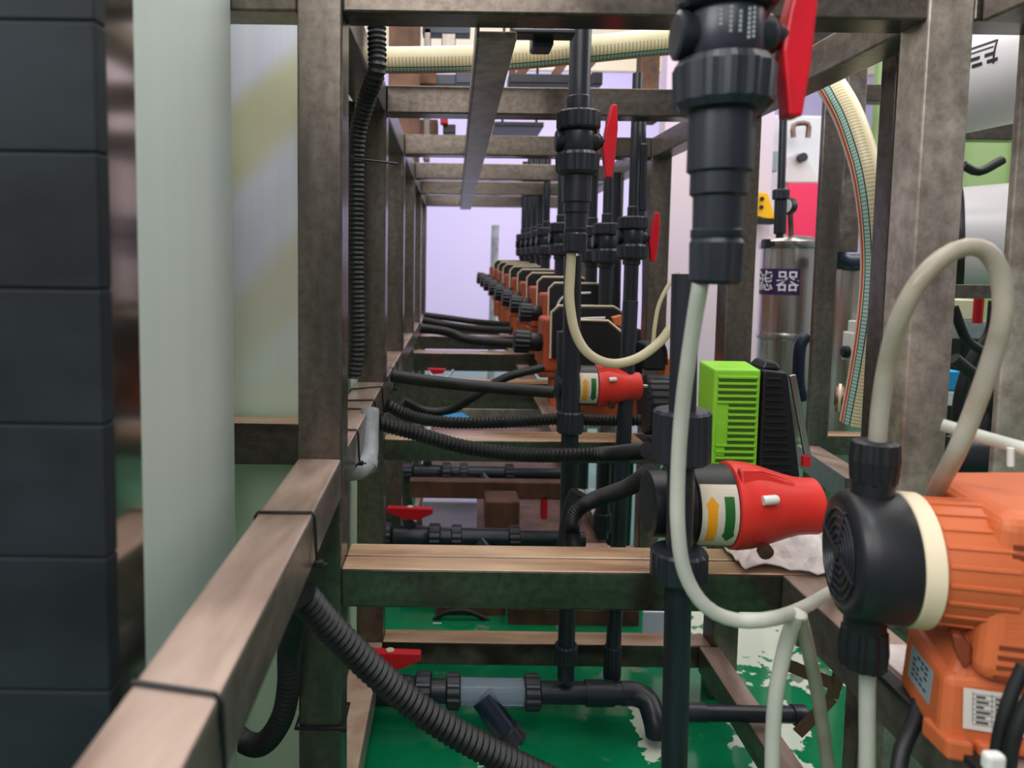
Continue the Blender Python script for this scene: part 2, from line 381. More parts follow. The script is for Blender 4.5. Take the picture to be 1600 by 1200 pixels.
# ------------------------------------------------------------------ setting
def Z(v): return CAMZ+v
FZ = -0.02
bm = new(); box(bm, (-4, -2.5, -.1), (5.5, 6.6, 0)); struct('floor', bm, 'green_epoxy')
bm = new(); box(bm, (-4, 6.5, 0), (5.5, 6.6, 3.3)); struct('wall_back', bm, 'wall_lavender')
bm = new(); box(bm, (-4, 6.46, 2.62), (5.4, 6.5, 3.3)); struct('trim_1', bm, 'wall_cream')
bm = new(); box(bm, (-4.1, -2.5, 0), (-4, 6.6, 3.3)); struct('wall_left', bm, 'wall_white')
bm = new(); box(bm, (5.4, -2.5, 0), (5.5, 6.5, 3.3)); struct('wall_right', bm, 'wall_white')
bm = new(); box(bm, (-4.1, -2.5, 3.3), (5.5, 6.6, 3.4)); struct('ceiling', bm, 'ceiling_white')

def PB(bm, x0, y0, x1, y1, Y, dep, bev=0):
    "box whose front face fills the pixel rectangle at depth Y"
    a = P(x0, (y0+y1)/2, Y); b = P(x1, (y0+y1)/2, Y); t = P((x0+x1)/2, y0, Y); u = P((x0+x1)/2, y1, Y)
    box(bm, (a.x, Y, u.z), (b.x, Y+dep, t.z), bev)

# ------------------------------------------------------------------ the welded frame
XL0, XL1, XR0, XR1 = -.178, -.1275, .519, .570
YK = [.80, 1.30, 1.76, 2.22, 2.66, 3.15]
S = .05
XRK = [.519, .503, .482, .474, .468, .462]
frame = thing('steel_frame', 'long welded stainless steel rack of square tubes carrying the pumps and pipes', 'frame', (0, .8, 0))
def fr(name, a, b, m='steel', bev=.0025):
    bm = new(); box(bm, a, b, bev); return obj(name, bm, m, frame)
fr('post', (-.249, .400, .0), (-.1985, .449, 1.30), 'polished_steel', .006)
for i, y in enumerate(YK):
    fr('post', (XL0, y, 0), (XL1, y+S, Z(.333)))
for i, y in enumerate(YK):
    x0, x1 = XRK[i], XRK[i]+.051
    fr('post', (x0, y, 0), (x1, y+S, Z(.333)), 'rusty_steel' if i == 0 else 'steel')
for i, y in enumerate(YK): fr('cross_beam', (XL1, y+.001, Z(.283)), (XRK[i], y+S-.001, Z(.332)), 'steel_x')
fr('cross_beam', (-.60, .801, Z(.283)), (XL0, .849, Z(.332)), 'steel_x')
fr('cross_beam', (XR1, .801, Z(.283)), (1.2, .849, Z(.332)), 'steel_x')
for y0, y1 in zip(YK, YK[1:]):
    fr('side_rail', (XL0, y0+S, Z(.284)), (XL1, y1, Z(.332)), 'steel_y')
    i = YK.index(y0); bm = new(); bar(bm, (XRK[i]+.0255, y0+S, Z(.308)), (XRK[i+1]+.0255, y1, Z(.308)), .05, .048, bev=.0025); obj('side_rail', bm, 'steel_y', frame)
bm = new(); bar(bm, (.60, .80, Z(.305)), (.66, .25, Z(.315)), .05, .05, bev=.0025); obj('side_rail', bm, 'steel_y', frame)
# flat strip under the middle of the top
bm = new(); box(bm, (.022, .855, Z(.272)), (.070, 3.2, Z(.2825)), .002); box(bm, (.022, .855, Z(.272)), (.026, 3.2, Z(.31)), .001)
obj('centre_strip', bm, 'rusty_steel', frame)
# the rail with the cable ties, front piece and the pieces between the posts
RZ = -.2195
bm = new(); a = V(P(532, 717, .8)); c = []
near = [P(227, 1040, .343), P(367, 1040, .343)]; far = [V((XL0, .8, Z(RZ))), V((XL1, .8, Z(RZ)))]
ext = 1.35
n0 = far[0]+(near[0]-far[0])*ext; n1 = far[1]+(near[1]-far[1])*ext
dz = V((0, 0, -.047))
quad_box(bm, [n0+dz, n1+dz, far[1]+dz, far[0]+dz, n0, n1, far[1], far[0]]); T = bm; bm = new(); bevel_into(T, bm, .003)
obj('middle_rail', bm, 'steel_y', frame)
for y0, y1, z0, z1 in zip(YK, YK[1:], (RZ, -.21, -.205, -.201, -.2), (-.21, -.205, -.201, -.2, -.2)):
    bm = new(); bar(bm, ((XL0+XL1)/2, y0+S, Z(z0)-.0235), ((XL0+XL1)/2, y1, Z(z1)-.0235), .0495, .047, bev=.0025); obj('middle_rail', bm, 'steel_y', frame)
# shelf beams under the pumps (pairs of small tubes)
SB = [(.80, -.350), (1.30, -.317), (1.76, -.283), (2.22, -.262), (2.66, -.25), (3.15, -.245)]
for i, (y, z) in enumerate(SB):
    for k in (0, 1):
        bm = new(); box(bm, (XL1, y+k*.0395, Z(z-(.047, .042, .066, .058, .05, .05)[i])), (XR0 if i == 0 else XRK[i]-.0, y+.038+k*.0395, Z(z)), .0025); obj('shelf_beam', bm, 'steel_x', frame)
fr('shelf_beam', (-.70, .93, Z(-.265)), (-.18, .975, Z(-.208)), 'steel_x')
# right shelf rail coming towards the camera, and its continuation
SR = .388
fr('shelf_rail', (SR, .22, Z(-.401)), (SR+.05, .799, Z(-.3495)), 'steel_y')
fr('shelf_rail', (SR+.01, .885, Z(-.385)), (SR+.06, 1.299, Z(-.34)), 'steel_y')
bm = new(); bar(bm, (.225, 1.377, Z(-.345)), (.215, 3.15, Z(-.275)), .04, .03, bev=.002); obj('shelf_rail', bm, 'steel_y', frame)
bm = new(); box(bm, (SR+.12, .22, Z(-.401)), (SR+.17, .799, Z(-.3495)), .0025); obj('shelf_rail', bm, 'steel_y', frame)
# bottom rails
BZ = -.712
fr('bottom_rail', (XL1, 1.30, Z(BZ-.045)), (XRK[1], 1.348, Z(BZ)), 'steel_x')
fr('bottom_rail', (.478, .851, Z(BZ-.049)), (XR0-.002, 1.299, Z(BZ)), 'steel_y')
fr('bottom_rail', (.478, .1, Z(BZ-.049)), (XR0-.002, .80, Z(BZ)), 'steel_y')
fr('bottom_rail', (XL0, .851, Z(BZ-.05)), (XL1, 1.299, Z(BZ)), 'rusty_steel')
fr('bottom_rail', (XL1, 1.76, Z(BZ-.045)), (XRK[2], 1.808, Z(BZ)), 'rusty_steel')
fr('bottom_rail', (XL1, 2.22, Z(-.5)), (XRK[3], 2.26, Z(-.44)), 'rusty_steel')

# ------------------------------------------------------------------ left side: dark slab and tanks
bm = new(); SY = .383
xr = P(154, 300, SY).x
edges_y = [-60, 32, 238, 452, 664, 872, 1080, 1260]
for y0, y1 in zip(edges_y, edges_y[1:]):
    t = P(120, y0, SY).z; u = P(120, y1, SY).z
    box(bm, (-.52, SY, u+.0004), (xr, SY+.013, t-.0004), .0012)
box(bm, (-.515, SY+.0015, P(120, 1270, SY).z), (xr-.001, SY+.012, P(120, -70, SY).z))
box(bm, (-.50, SY+.002, 0), (xr-.003, SY+.011, P(120, 1262, SY).z))
tag(obj('stacked_block_column', bm, 'dark_slab'), 'blurred charcoal column of stacked blocks at the far left edge beside the polished post', 'column')
def tank(name, label, x0, x1, y0, y1, z1, m, bev):
    t = thing(name, label, 'tank', ((x0+x1)/2, (y0+y1)/2, 0), 'white plastic tanks behind the left posts')
    bm = new(); box(bm, (x0, y0, 0.0), (x1, y1, z1), bev); obj('tank_body', bm, m, t)
    bm = new(); box(bm, (x0-.01, y0-.01, z1-.0), (x1+.01 if x1 < -.22 else x1, y1+.01, z1+.03), .004); obj('rim', bm, m, t)
    return t
tank('plastic_tank', 'tall milky green-white plastic tank nearest the camera, left of the first brown post', -.80, -.250, .46, .80, 1.6, 'ptank', .004)
tank('plastic_tank', 'white plastic tank with slanting yellow bands, behind the nearer milky tank', -.95, -.197, .985, 1.45, 1.38, 'tank_plastic', .004)

# ------------------------------------------------------------------ cable ties
def tie(name_label, path, tail=None, r=.0014, head=None):
    t = thing('cable_tie', name_label, 'cable tie', path[0], 'black cable ties on the left rail')
    bm = new(); tube(bm, path, r, 8, .006, straight=True); 
    obj('strap', bm, 'black_plastic', t)
    if head is not None:
        bm = new(); h = V(head); box(bm, h-V((.0035, .003, .003)), h+V((.0035, .003, .003)), .001)
        if tail is not None: tube(bm, [h, V(tail)], .0012, 6, straight=True)
        obj('lock_head', bm, 'black_plastic', t)
def rail_loop(y, t, label, tail=True, lean=.0):
    # loop around the front rail at depth y
    def cr(k): return near[k]+(far[k]-near[k])*((y-.343)/(.8-.343)) if y < .8 else V(((XL0, XL1)[k], y, Z(-.2195+.0095*(min(y, 1.3)-.8)/.5)))
    a, b = cr(0), cr(1); e = .0016; g = V((0, lean, 0))
    pts = [a+V((-e, 0, -.05)), a+V((-e, 0, -.002)), a+V((.001, 0, e)), b+V((-.001, 0, e))+g, b+V((e, 0, -.003))+g, b+V((e+.001, 0, -.030))+g, b+V((e+.002, 0, -.042))+g*1.2, b+V((-.004, 0, -.052))+g, a+V((-e, 0, -.05))]
    h = b+V((e+.004, -.002, -.043))+g*1.2
    tie(label, pts, h+V((.007, .002, -.001)) if tail else None, head=h)
rail_loop(.592, 0, 'thin black cable tie round the middle rail in the left foreground, knotted end')
rail_loop(.325, 0, 'blurred black cable tie low on the rail at the bottom left of the picture', lean=-.01)
for y, lb, ln in ((.93, 'first cable tie on the middle rail just behind the nearest brown post', 0), (1.06, 'second cable tie on the middle rail behind the nearest brown post', 0), (1.12, 'third cable tie on the middle rail, holding the dark hose above it', .01), (1.22, 'fourth cable tie on the middle rail, slanting next to the second post', .03), (1.48, 'small cable tie on the middle rail between second and third posts', 0), (1.58, 'farthest cable tie on the middle rail', .0)):
    rail_loop(y, 0, lb, lean=ln)
# tie round the near post low down and at the top
def post_tie(pts, head, label):
    tie(label, pts, head=head, r=.0022)
zt = P(500, 1136, .8).z
post_tie([(XL0-.003, .846, zt), (XL0-.003, .797, zt), (XL1+.003, .797, zt), (XL1+.003, .846, zt), (XL0-.003, .846, zt)], (XL1+.004, .796, zt+.001), 'cable tie strapped round the foot of the nearest brown post')
a = P(548, 247, 1.0); b = P(622, 256, 1.0)
tie('thin cable tie sticking out across the ribbed hose behind the nearest post', [a+V((-.02, 0, .001)), a, b], r=.0016, head=a)

# ------------------------------------------------------------------ hoses
def hose(pts, r, label, group='black ribbed hoses', pitch=None, name='corrugated_hose', step=None, smooth=False):
    bm = new(); pp = [P(*q) for q in pts]
    if smooth: tube(bm, pp, r, 14, .012)
    else: corr(bm, pp, r, pitch or .0072, .0021 if r < .0145 else .0027)
    return tag(obj(name, bm, 'black_rubber'), label, 'hose', group)
hose([(472, 930, .62), (520, 985, .64), (600, 1062, .66), (680, 1125, .67), (760, 1172, .68), (850, 1215, .70), (930, 1250, .72)], .0146, 'thick black ribbed hose running diagonally across the bottom foreground', pitch=.0072)
hose([(468, 940, .66), (458, 975, .72), (452, 1020, .76), (451, 1070, .775), (441, 1120, .785), (417, 1157, .80), (392, 1163, .825), (362, 1140, .85), (330, 1080, .9)], .0135, 'black hose hanging in a loop under the rail in front of the nearest post', pitch=.0065)
hose([(585, -40, 1.0), (588, 20, 1.0), (589, 70, 1.0), (588, 112, 1.0), (572, 160, 1.03), (558, 215, 1.05), (556, 300, 1.06), (556, 430, 1.06), (557, 540, 1.06), (552, 590, 1.06)], .0135, 'black ribbed hose standing vertically behind the nearest brown post')
hose([(545, 160, 1.22), (546, 300, 1.22), (548, 450, 1.22), (546, 585, 1.22)], .012, 'second vertical dark hose hidden in the shadow beside the ribbed one')
hose([(590, 660, 1.08), (640, 674, 1.1), (720, 697, 1.12), (800, 709, 1.13), (880, 711, 1.13), (950, 709, 1.1), (1012, 704, .98)], .0125, 'ribbed hose sagging from left rail to near red pump, lowest crossing hose')
hose([(604, 632, 1.24), (640, 650, 1.25), (700, 660, 1.26), (780, 660, 1.26), (870, 655, 1.27), (940, 657, 1.28), (1000, 656, 1.28)], .0115, 'ribbed hose just above the lowest crossing hose, ending at the dark pump motor')
hose([(612, 587, 1.4), (660, 594, 1.42), (720, 601, 1.45), (790, 607, 1.45), (866, 613, 1.42)], .0125, 'smooth-looking black hose crossing at the height of the second red pump', smooth=True)
hose([(630, 626, 1.6), (665, 642, 1.62), (705, 640, 1.62), (740, 620, 1.6), (790, 590, 1.6), (850, 574, 1.6)], .010, 'dark hose curving up from behind towards the orange pump', smooth=True)
hose([(655, 512, 1.95), (700, 519, 1.98), (730, 530, 1.98), (790, 536, 1.95), (840, 538, 1.9)], .013, 'dark hose crossing below the far lavender opening, nearest of the three', smooth=True)
hose([(660, 500, 2.4), (700, 508, 2.4), (745, 514, 2.35), (800, 516, 2.3)], .012, 'dark hose crossing below the far lavender opening, middle of the three', smooth=True)
hose([(662, 492, 2.7), (700, 497, 2.7), (745, 503, 2.7), (800, 508, 2.6)], .012, 'dark hose crossing below the far lavender opening, farthest of the three', smooth=True)
hose([(1016, 738, .92), (980, 762, 1.0), (930, 780, 1.08), (900, 800, 1.1), (895, 835, 1.1), (905, 880, 1.05)], .0125, 'dark hose bending down behind the shelf beam from the near red pump', pitch=.004)
hose([(905, 770, 1.14), (893, 800, 1.14), (886, 850, 1.13), (880, 900, 1.12)], .016, 'short dark hose dropping behind the shelf beam', smooth=True)
hose([(660, 990, 1.6), (690, 960, 1.6), (730, 955, 1.6), (770, 975, 1.6), (790, 1000, 1.6)], .006, 'thin arched dark cable lying behind the bottom rail', smooth=True, name='cable')
hose([(1555, 470, 1.5), (1548, 520, 1.5), (1520, 560, 1.5), (1500, 620, 1.5), (1495, 700, 1.5)], .012, 'black hose hanging behind the right post, under the white vessels', smooth=True)
hose([(1490, 480, 1.4), (1510, 530, 1.4), (1545, 560, 1.4), (1560, 620, 1.4), (1530, 690, 1.4)], .009, 'black cable crossing the other dark hose behind the right post', smooth=True, name='cable')
hose([(1490, 560, 1.35), (1520, 585, 1.35), (1540, 610, 1.35), (1560, 660, 1.35)], .012, 'short black hose bending behind the milky tube loop', smooth=True)
hose([(1505, 258, 1.6), (1530, 268, 1.6), (1566, 250, 1.6)], .010, 'black hose curving in front of the green sheets between the two white vessels', smooth=True)
# grey pipe elbow under the rail
t = thing('grey_pipe_elbow', 'weathered grey plastic pipe elbow tied under the middle rail behind the nearest post', 'pipe', P(570, 730, .97))
bm = new(); tube(bm, [P(578, 640, 1.05), P(577, 680, 1.03), P(575, 715, 1.0), P(562, 733, .96), P(535, 735, .93)], .014, 18, .006); obj('pipe', bm, 'grey_pvc', t)
bm = new(); tube(bm, [P(573, 718, .995), P(570, 729, .985)], .017, 18, .006); obj('collar', bm, 'grey_pvc', t)

def clear_tube(pts, r, label, m='milky_tube', name='clear_hose', cat='tube'):
    bm = new(); tube(bm, [P(*q) for q in pts], r, 18, .008)
    return tag(obj(name, bm, m), label, cat)
clear_tube([(1098, 418, .5), (1094, 445, .5), (1082, 520, .52), (1068, 620, .54), (1060, 720, .55), (1059, 820, .55), (1070, 895, .55), (1102, 947, .55), (1150, 969, .55), (1210, 966, .55), (1260, 947, .62), (1300, 923, .72), (1335, 905, .78)], .0058, 'milky translucent tube dropping from the big near valve and curving to the black pump head', 'milky_tube')
clear_tube([(1371, 695, .545), (1375, 640, .54), (1386, 570, .53), (1405, 500, .51), (1436, 440, .5), (1472, 403, .5), (1510, 386, .5), (1540, 392, .5), (1560, 420, .5), (1567, 460, .5), (1565, 505, .5), (1550, 560, .51), (1522, 640, .52), (1495, 705, .53), (1464, 765, .57), (1445, 810, .62)], .0065, 'milky tube rising from the orange pump in a tall arch at the right', 'milky_tube_tan')
clear_tube([(1356, 1036, .552), (1355, 1100, .552), (1355, 1240, .552)], .0062, 'straight milky tube leaving the bottom of the black pump head', 'milky_tube')
clear_tube([(1246, 958, .57), (1230, 1000, .58), (1214, 1075, .58), (1208, 1140, .58), (1206, 1240, .58)], .0062, 'left one of two milky tubes hanging down from the curved tube beside the pump', 'milky_tube')
clear_tube([(1250, 962, .585), (1264, 1020, .6), (1280, 1100, .62), (1300, 1240, .64)], .006, 'right one of two milky tubes, brownish inside, hanging beside the pump', 'milky_tube_tan')
clear_tube([(893, 395, 1.1), (891, 430, 1.1), (890, 470, 1.1), (899, 520, 1.1), (920, 553, 1.1), (955, 568, 1.1), (995, 560, 1.11), (1030, 535, 1.12), (1050, 510, 1.12), (1070, 488, 1.12)], .0075, 'cream tube hanging in a U from the second valve above the second red pump', 'cream_tube')
clear_tube([(1020, 545, 1.2), (1023, 510, 1.2), (1030, 475, 1.2), (1045, 445, 1.2), (1060, 425, 1.2)], .0035, 'thin cream tube rising behind the U-shaped tube', 'cream_tube')
t = thing('clear_tube_fitting', 'thin rigid clear tube with a joint crossing behind the milky arch at the right', 'tube', P(1510, 675, .55))
bm = new(); tube(bm, [P(1472, 664, .57), P(1540, 684, .55), P(1640, 712, .52)], .0052, 16, .01); obj('tube', bm, 'milky_tube', t)
bm = new(); tube(bm, [P(1500, 672, .562), P(1520, 678, .556)], .0065, 16, .005); obj('joint', bm, 'milky_tube', t)
bm = new(); tube(bm, [P(1579, 700, .53), P(1579, 728, .53)], .0025, 10, .005); obj('stub', bm, 'white_plastic', t)

bm = new()
tube(bm, [P(552, 90, 1.26), P(600, 94, 1.25), P(735, 92, 1.24), P(830, 86, 1.23), P(930, 76, 1.22), P(1055, 64, 1.22), P(1130, 62, 1.22), P(1210, 72, 1.24), P(1272, 104, 1.26), P(1315, 160, 1.2), P(1345, 235, 1.15), P(1362, 310, 1.12), P(1369, 400, 1.12), P(1365, 480, 1.12), P(1352, 570, 1.14), P(1335, 660, 1.16)], .0222, 40, .008, refB=(0, 1, 0), uv=True)
tag(obj('braided_hose', bm, 'braided_hose'), 'thick cream braided hose with green and red stripes arching over the frame', 'hose')

# ------------------------------------------------------------------ valves
def black_line(name, label, loc, top=.16, pipe_top=.0185, seg=40, marks=False, handle=True, group=None, low='nut', lowlen=0.0, side=1, hlen=1):
    "ball valve with union nuts, tapering connector and hose nut, built round the valve centre"
    t = thing(name, label, 'valve', loc, group)
    def L(n, prof, m='black_pvc', **k):
        b = new(); lathe(b, prof, seg=k.pop('seg', seg), **k); return lobj(n, b, m, t)
    L('upper_pipe', [(pipe_top, .043), (pipe_top, .066), (pipe_top-.002, .068), (pipe_top-.002, top)])
    L('union_nut', [(.026, .0155), (.031, .017), (.033, .02, 1), (.033, .042, 1), (.0305, .0445), (.022, .046)], ribs=14, rib=.0009)
    L('union_nut', [(.022, -.052), (.029, -.051), (.0325, -.046, 1), (.0335, -.022, 1), (.031, -.017), (.026, -.0155)], ribs=14, rib=.0009)
    body = L('valve_body', [(.024, -.0165), (.026, -.012), (.0262, .012), (.024, .017)])
    b = new(); lathe(b, [(.014, 0), (.015, .026), (.0165, .028), (.0165, .0335), (.014, .035)], (0, 0, 0), (-side, 0, 0), 24); sub('boss', b, 'black_pvc', body)
    b = new(); lathe(b, [(.016, 0), (.0155, .028), (.012, .033), (.008, .036), (.008, .044)], (0, 0, 0), (side, 0, 0), 24); sub('stem', b, 'black_pvc', body)
    if marks:
        b = new()
        for k, (a, z0, n) in enumerate(((-.012, .012, 4), (-.006, .013, 6), (.000, .010, 5), (.006, .012, 7), (.0095, .013, 7))):
            for j in range(n):
                y = -math.sqrt(.0262**2-a*a)-.0003
                box(b, (a-.0009, y, z0-.003*j-.0014), (a+.0009, y+.0006, z0-.003*j-.0034))
        sub('raised_marking', b, 'grey_pvc', body)
    if handle:
        h = .055*hlen; x = .044*side
        b = new()
        pr = [(x-.004*side, -.016), (x-.004*side, .016), (x+.004*side, h), (x+.0125*side, h+.001), (x+.015*side, .03), (x+.0125*side, -.02), (x+.008*side, -h), (x-.001*side, -h)]
        pr = [(x-.007*side, -.010), (x-.004*side, .014), (x+.0045*side, h), (x+.0135*side, h), (x+.0155*side, .02), (x+.013*side, -.02), (x+.009*side, -h), (x-.001*side, -h)]
        prism(b, [(a, -.008, c) for a, c in pr], (0, .016, 0), .0022); lobj('handle', b, 'red_plastic', t)
    if low == 'nut':
        L('reducer', [(.0222, -.049), (.0222, -.092), (.0196, -.094), (.0196, -.108), (.0172, -.110), (.0168, -.134)])
        L('hose_nut', [(.0165, -.132), (.0180, -.133), (.0180, -.138), (.0172, -.139), (.0185, -.142, 1), (.0178, -.168, 1), (.015, -.171)], ribs=8, rib=.0006)
    elif low == 'pipe':
        L('lower_pipe', [(.020, -.049), (.020, -.062), (.0165, -.064), (.0165, -lowlen)])
    return t
black_line('ball_valve', 'large blurred black ball valve with red lever hanging from the top beam in the foreground', P(1133, 57, .5), top=.30, marks=True)
black_line('ball_valve', 'second black ball valve with red lever, above the cream U-shaped tube', P(903, 221, 1.1), top=P(915, 45, 1.1).z-P(903, 221, 1.1).z+.04)
v3 = black_line('ball_valve', 'third black ball valve with a short red lever against the pinkish wall', P(988, 370, 1.6), pipe_top=.013, top=.36, low='pipe', lowlen=.17)
vp = black_line('valve_pipe', 'dark standing valve pipe directly left of the third red lever', P(948, 378, 1.72), pipe_top=.014, top=.36, low='pipe', lowlen=.17, handle=False, group='dark valve pipes standing behind the pumps')
black_line('valve_pipe', 'dark valve pipe with a little red showing, just right of the second valve', P(925, 380, 1.9), pipe_top=.014, top=.30, low='pipe', lowlen=.17, handle=False, group='dark valve pipes standing behind the pumps')
for (px, py, Y, lb) in ((876, 372, 2.1, 'dark valve pipe half hidden by the second valve, in the far cluster'), (853, 376, 2.5, 'dark valve pipe second from right in the far cluster before the lavender opening'), (843, 378, 2.8, 'dark valve pipe third from right in the far cluster'), (834, 380, 2.95, 'dark valve pipe third from left in the far cluster'), (826, 381, 3.05, 'dark valve pipe second from left in the far cluster'), (818, 382, 3.125, 'dark valve pipe at the left end of the far cluster')):
    dup(vp, P(px, py, Y), lb)
def vpipe(px0, y0, px1, y1, Y, r, label, m='black_pvc', rings=(), group=None, name='vertical_pipe', ringr=1.35, Y1=None):
    t = thing(name, label, 'pipe', P(px1, y1, Y1 or Y), group)
    b = new(); tube(b, [P(px0, y0, Y), P(px1, y1, Y1 or Y)], r, 24, straight=True); obj('pipe', b, m, t)
    for (ya, yb, *q) in rings:
        f = lambda y: P(px0+(px1-px0)*(y-y0)/(y1-y0), y, Y)
        b = new(); a, c = f(ya), f(yb); L = (a-c).length; R = r*(q[0] if q else ringr)
        lathe(b, [(R*.92, 0), (R, .003, 1), (R, L-.003, 1), (R*.92, L)], c, (a-c), ribs=14, rib=.0006); obj('coupling', b, m, t)
    return t
vpipe(1071, 428, 1051, 1300, .735, .0140, 'long black vertical pipe in front of the near red pump, running down to the floor', rings=((640, 722, 2.1), (858, 905, 2.1)))
vpipe(895, 400, 884, 1060, 1.2, .0150, 'black vertical pipe in front of the second red pump, ending at the bottom pipe', rings=((642, 676, 1.5), (1006, 1036, 1.35)))
vpipe(985, 470, 955, 1075, 1.24, .0135, 'black vertical pipe right of the centre, dropping to the bottom pipe', rings=((1008, 1060, 1.15),))
vpipe(1002, 180, 1000, 340, 1.62, .011, 'thin dark pipe running up to the top beams beside the third red lever', rings=((225, 330, 1.25),), name='thin_pipe')
vpipe(945, 715, 940, 840, 1.45, .014, 'dark pipe end with grey joint seen below the crossing hoses, leftmost of three', rings=((800, 830, 1.3),), name='thin_pipe')
vpipe(962, 715, 957, 850, 1.55, .013, 'dark pipe seen below the crossing hoses, middle of three', rings=((815, 845, 1.4),), name='thin_pipe')
vpipe(982, 715, 976, 850, 1.4, .011, 'smooth dark pipe seen below the crossing hoses, right one of three', name='thin_pipe')
vpipe(912, 700, 910, 762, 1.5, .012, 'short dark pipe stub hanging beside the second vertical pipe', name='thin_pipe')
for px, Y, r, lb in ((965, 1.85, .012, 'slim dark pipe between the second valve and the third red lever'), (952, 1.95, .012, 'slim dark pipe behind the red tip of the second lever'), (1010, 1.9, .008, 'slimmest dark pipe beside the right post')):
    vpipe(px, 270, px-3, 500, Y, r, lb, name='thin_pipe')

# ------------------------------------------------------------------ bottom valve pipelines
def pipeline(label, px0, py, Y, s=1.0, full=True, group='low horizontal valve pipes'):
    o = P(px0, py, Y); t = thing('valve_pipeline', label, 'pipe', o, group)
    X = (1, 0, 0)
    def L(n, prof, x, m='black_pvc', axis=X, **k):
        b = new(); lathe(b, prof, (x, 0, 0), axis, **k); return lobj(n, b, m, t)
    L('valve_body', [(.018, 0), (.024, .004), (.026, .015), (.026, .075), (.024, .09), (.02, .095)], 0, seg=28)
    L('union_nut', [(.026, 0), (.032, .003, 1), (.032, .027, 1), (.027, .03)], -.03, ribs=14, rib=.0009)
    L('union_nut', [(.026, 0), (.032, .003, 1), (.032, .027, 1), (.027, .03)], .09, ribs=14, rib=.0009)
    b = new(); lathe(b, [(.014, 0), (.014, .036), (.008, .038), (.008, .046)], (.045, 0, 0), (0, 0, 1), 20); lobj('stem', b, 'black_pvc', t)
    b = new(); prism(b, [(-.012, -.009, .063), (-.010, -.009, .075), (.1, -.009, .073), (.1, -.009, .060), (.065, -.009, .044), (.035, -.009, .044)], (0, .018, 0), .002); h = lobj('handle', b, 'red_plastic', t)
    b = new(); lathe(b, [(.0075, 0), (.0075, .0015), (.005, .002)], (.045, 0, .0745), (0, 0, 1), 16); sub('cap', b, 'cream_plastic', h)
    L('pipe', [(.0205, 0), (.0205, .05)], .12)
    L('union_nut', [(.022, 0), (.030, .003, 1), (.030, .024, 1), (.024, .027)], .145, ribs=14, rib=.0009)
    st = L('strainer', [(.023, 0), (.0225, .115)], .172, 'clear_plastic' if full else 'black_pvc', seg=32)
    b = new(); tube(b, [(.21, -.01, -.005), (.262, -.03, -.066)], .0215, 24, straight=True); br = sub('strainer_leg', b, 'navy_pvc', st)
    b = new(); lathe(b, [(.0225, 0), (.0255, .003, 1), (.0245, .026, 1), (.018, .029)], (.252, -.026, -.054), V((.052, -.02, -.061)), ribs=10, rib=.0008); obj_ = sub('strainer_cap', b, 'black_pvc', st)
    L('union_nut', [(.022, 0), (.030, .003, 1), (.030, .027, 1), (.024, .03)], .285, ribs=14, rib=.0009)
    if full:
        L('pipe', [(.019, 0), (.019, .15)], .313)
        L('tee', [(.022, 0), (.022, .05)], .395)
        b = new(); tube(b, [(.46, 0, 0), (.485, 0, -.001), (.505, -.01, -.008), (.512, -.035, -.03), (.515, -.04, -.05)], .0205, 24, .006); lobj('elbow', b, 'black_pvc', t)
    else:
        L('pipe', [(.019, 0), (.019, .16)], .313)
    return t
pipeline('black bottom pipe with red lever valve and clear strainer, nearest of the low pipes', 570, 1078, 1.21)
pipeline('dark bottom pipe with red lever, middle one, seen just above the near shelf beam', 612, 838, 1.68, full=False)
pipeline('dark bottom pipe with red lever, farthest one, seen under the crossing hoses', 645, 738, 2.15, full=False)
t = thing('branch_pipe', 'short black pipe with an end cap pointing right under the near shelf', 'pipe', P(1075, 1112, 1.05))
b = new(); tube(b, [P(1060, 1113, 1.06), P(1240, 1117, 1.06)], .0125, 22, straight=True); obj('pipe', b, 'black_pvc', t)
b = new(); a = P(1238, 1117, 1.06); lathe(b, [(.0135, 0), (.0155, .001), (.0155, .020), (.013, .023)], a, (1, 0, .0), 24); obj('end_cap', b, 'black_pvc', t)
b = new(); a = P(1072, 1113, 1.06); lathe(b, [(.0145, 0), (.0145, .03)], a, (1, 0, .0), 24); obj('collar', b, 'black_pvc', t)

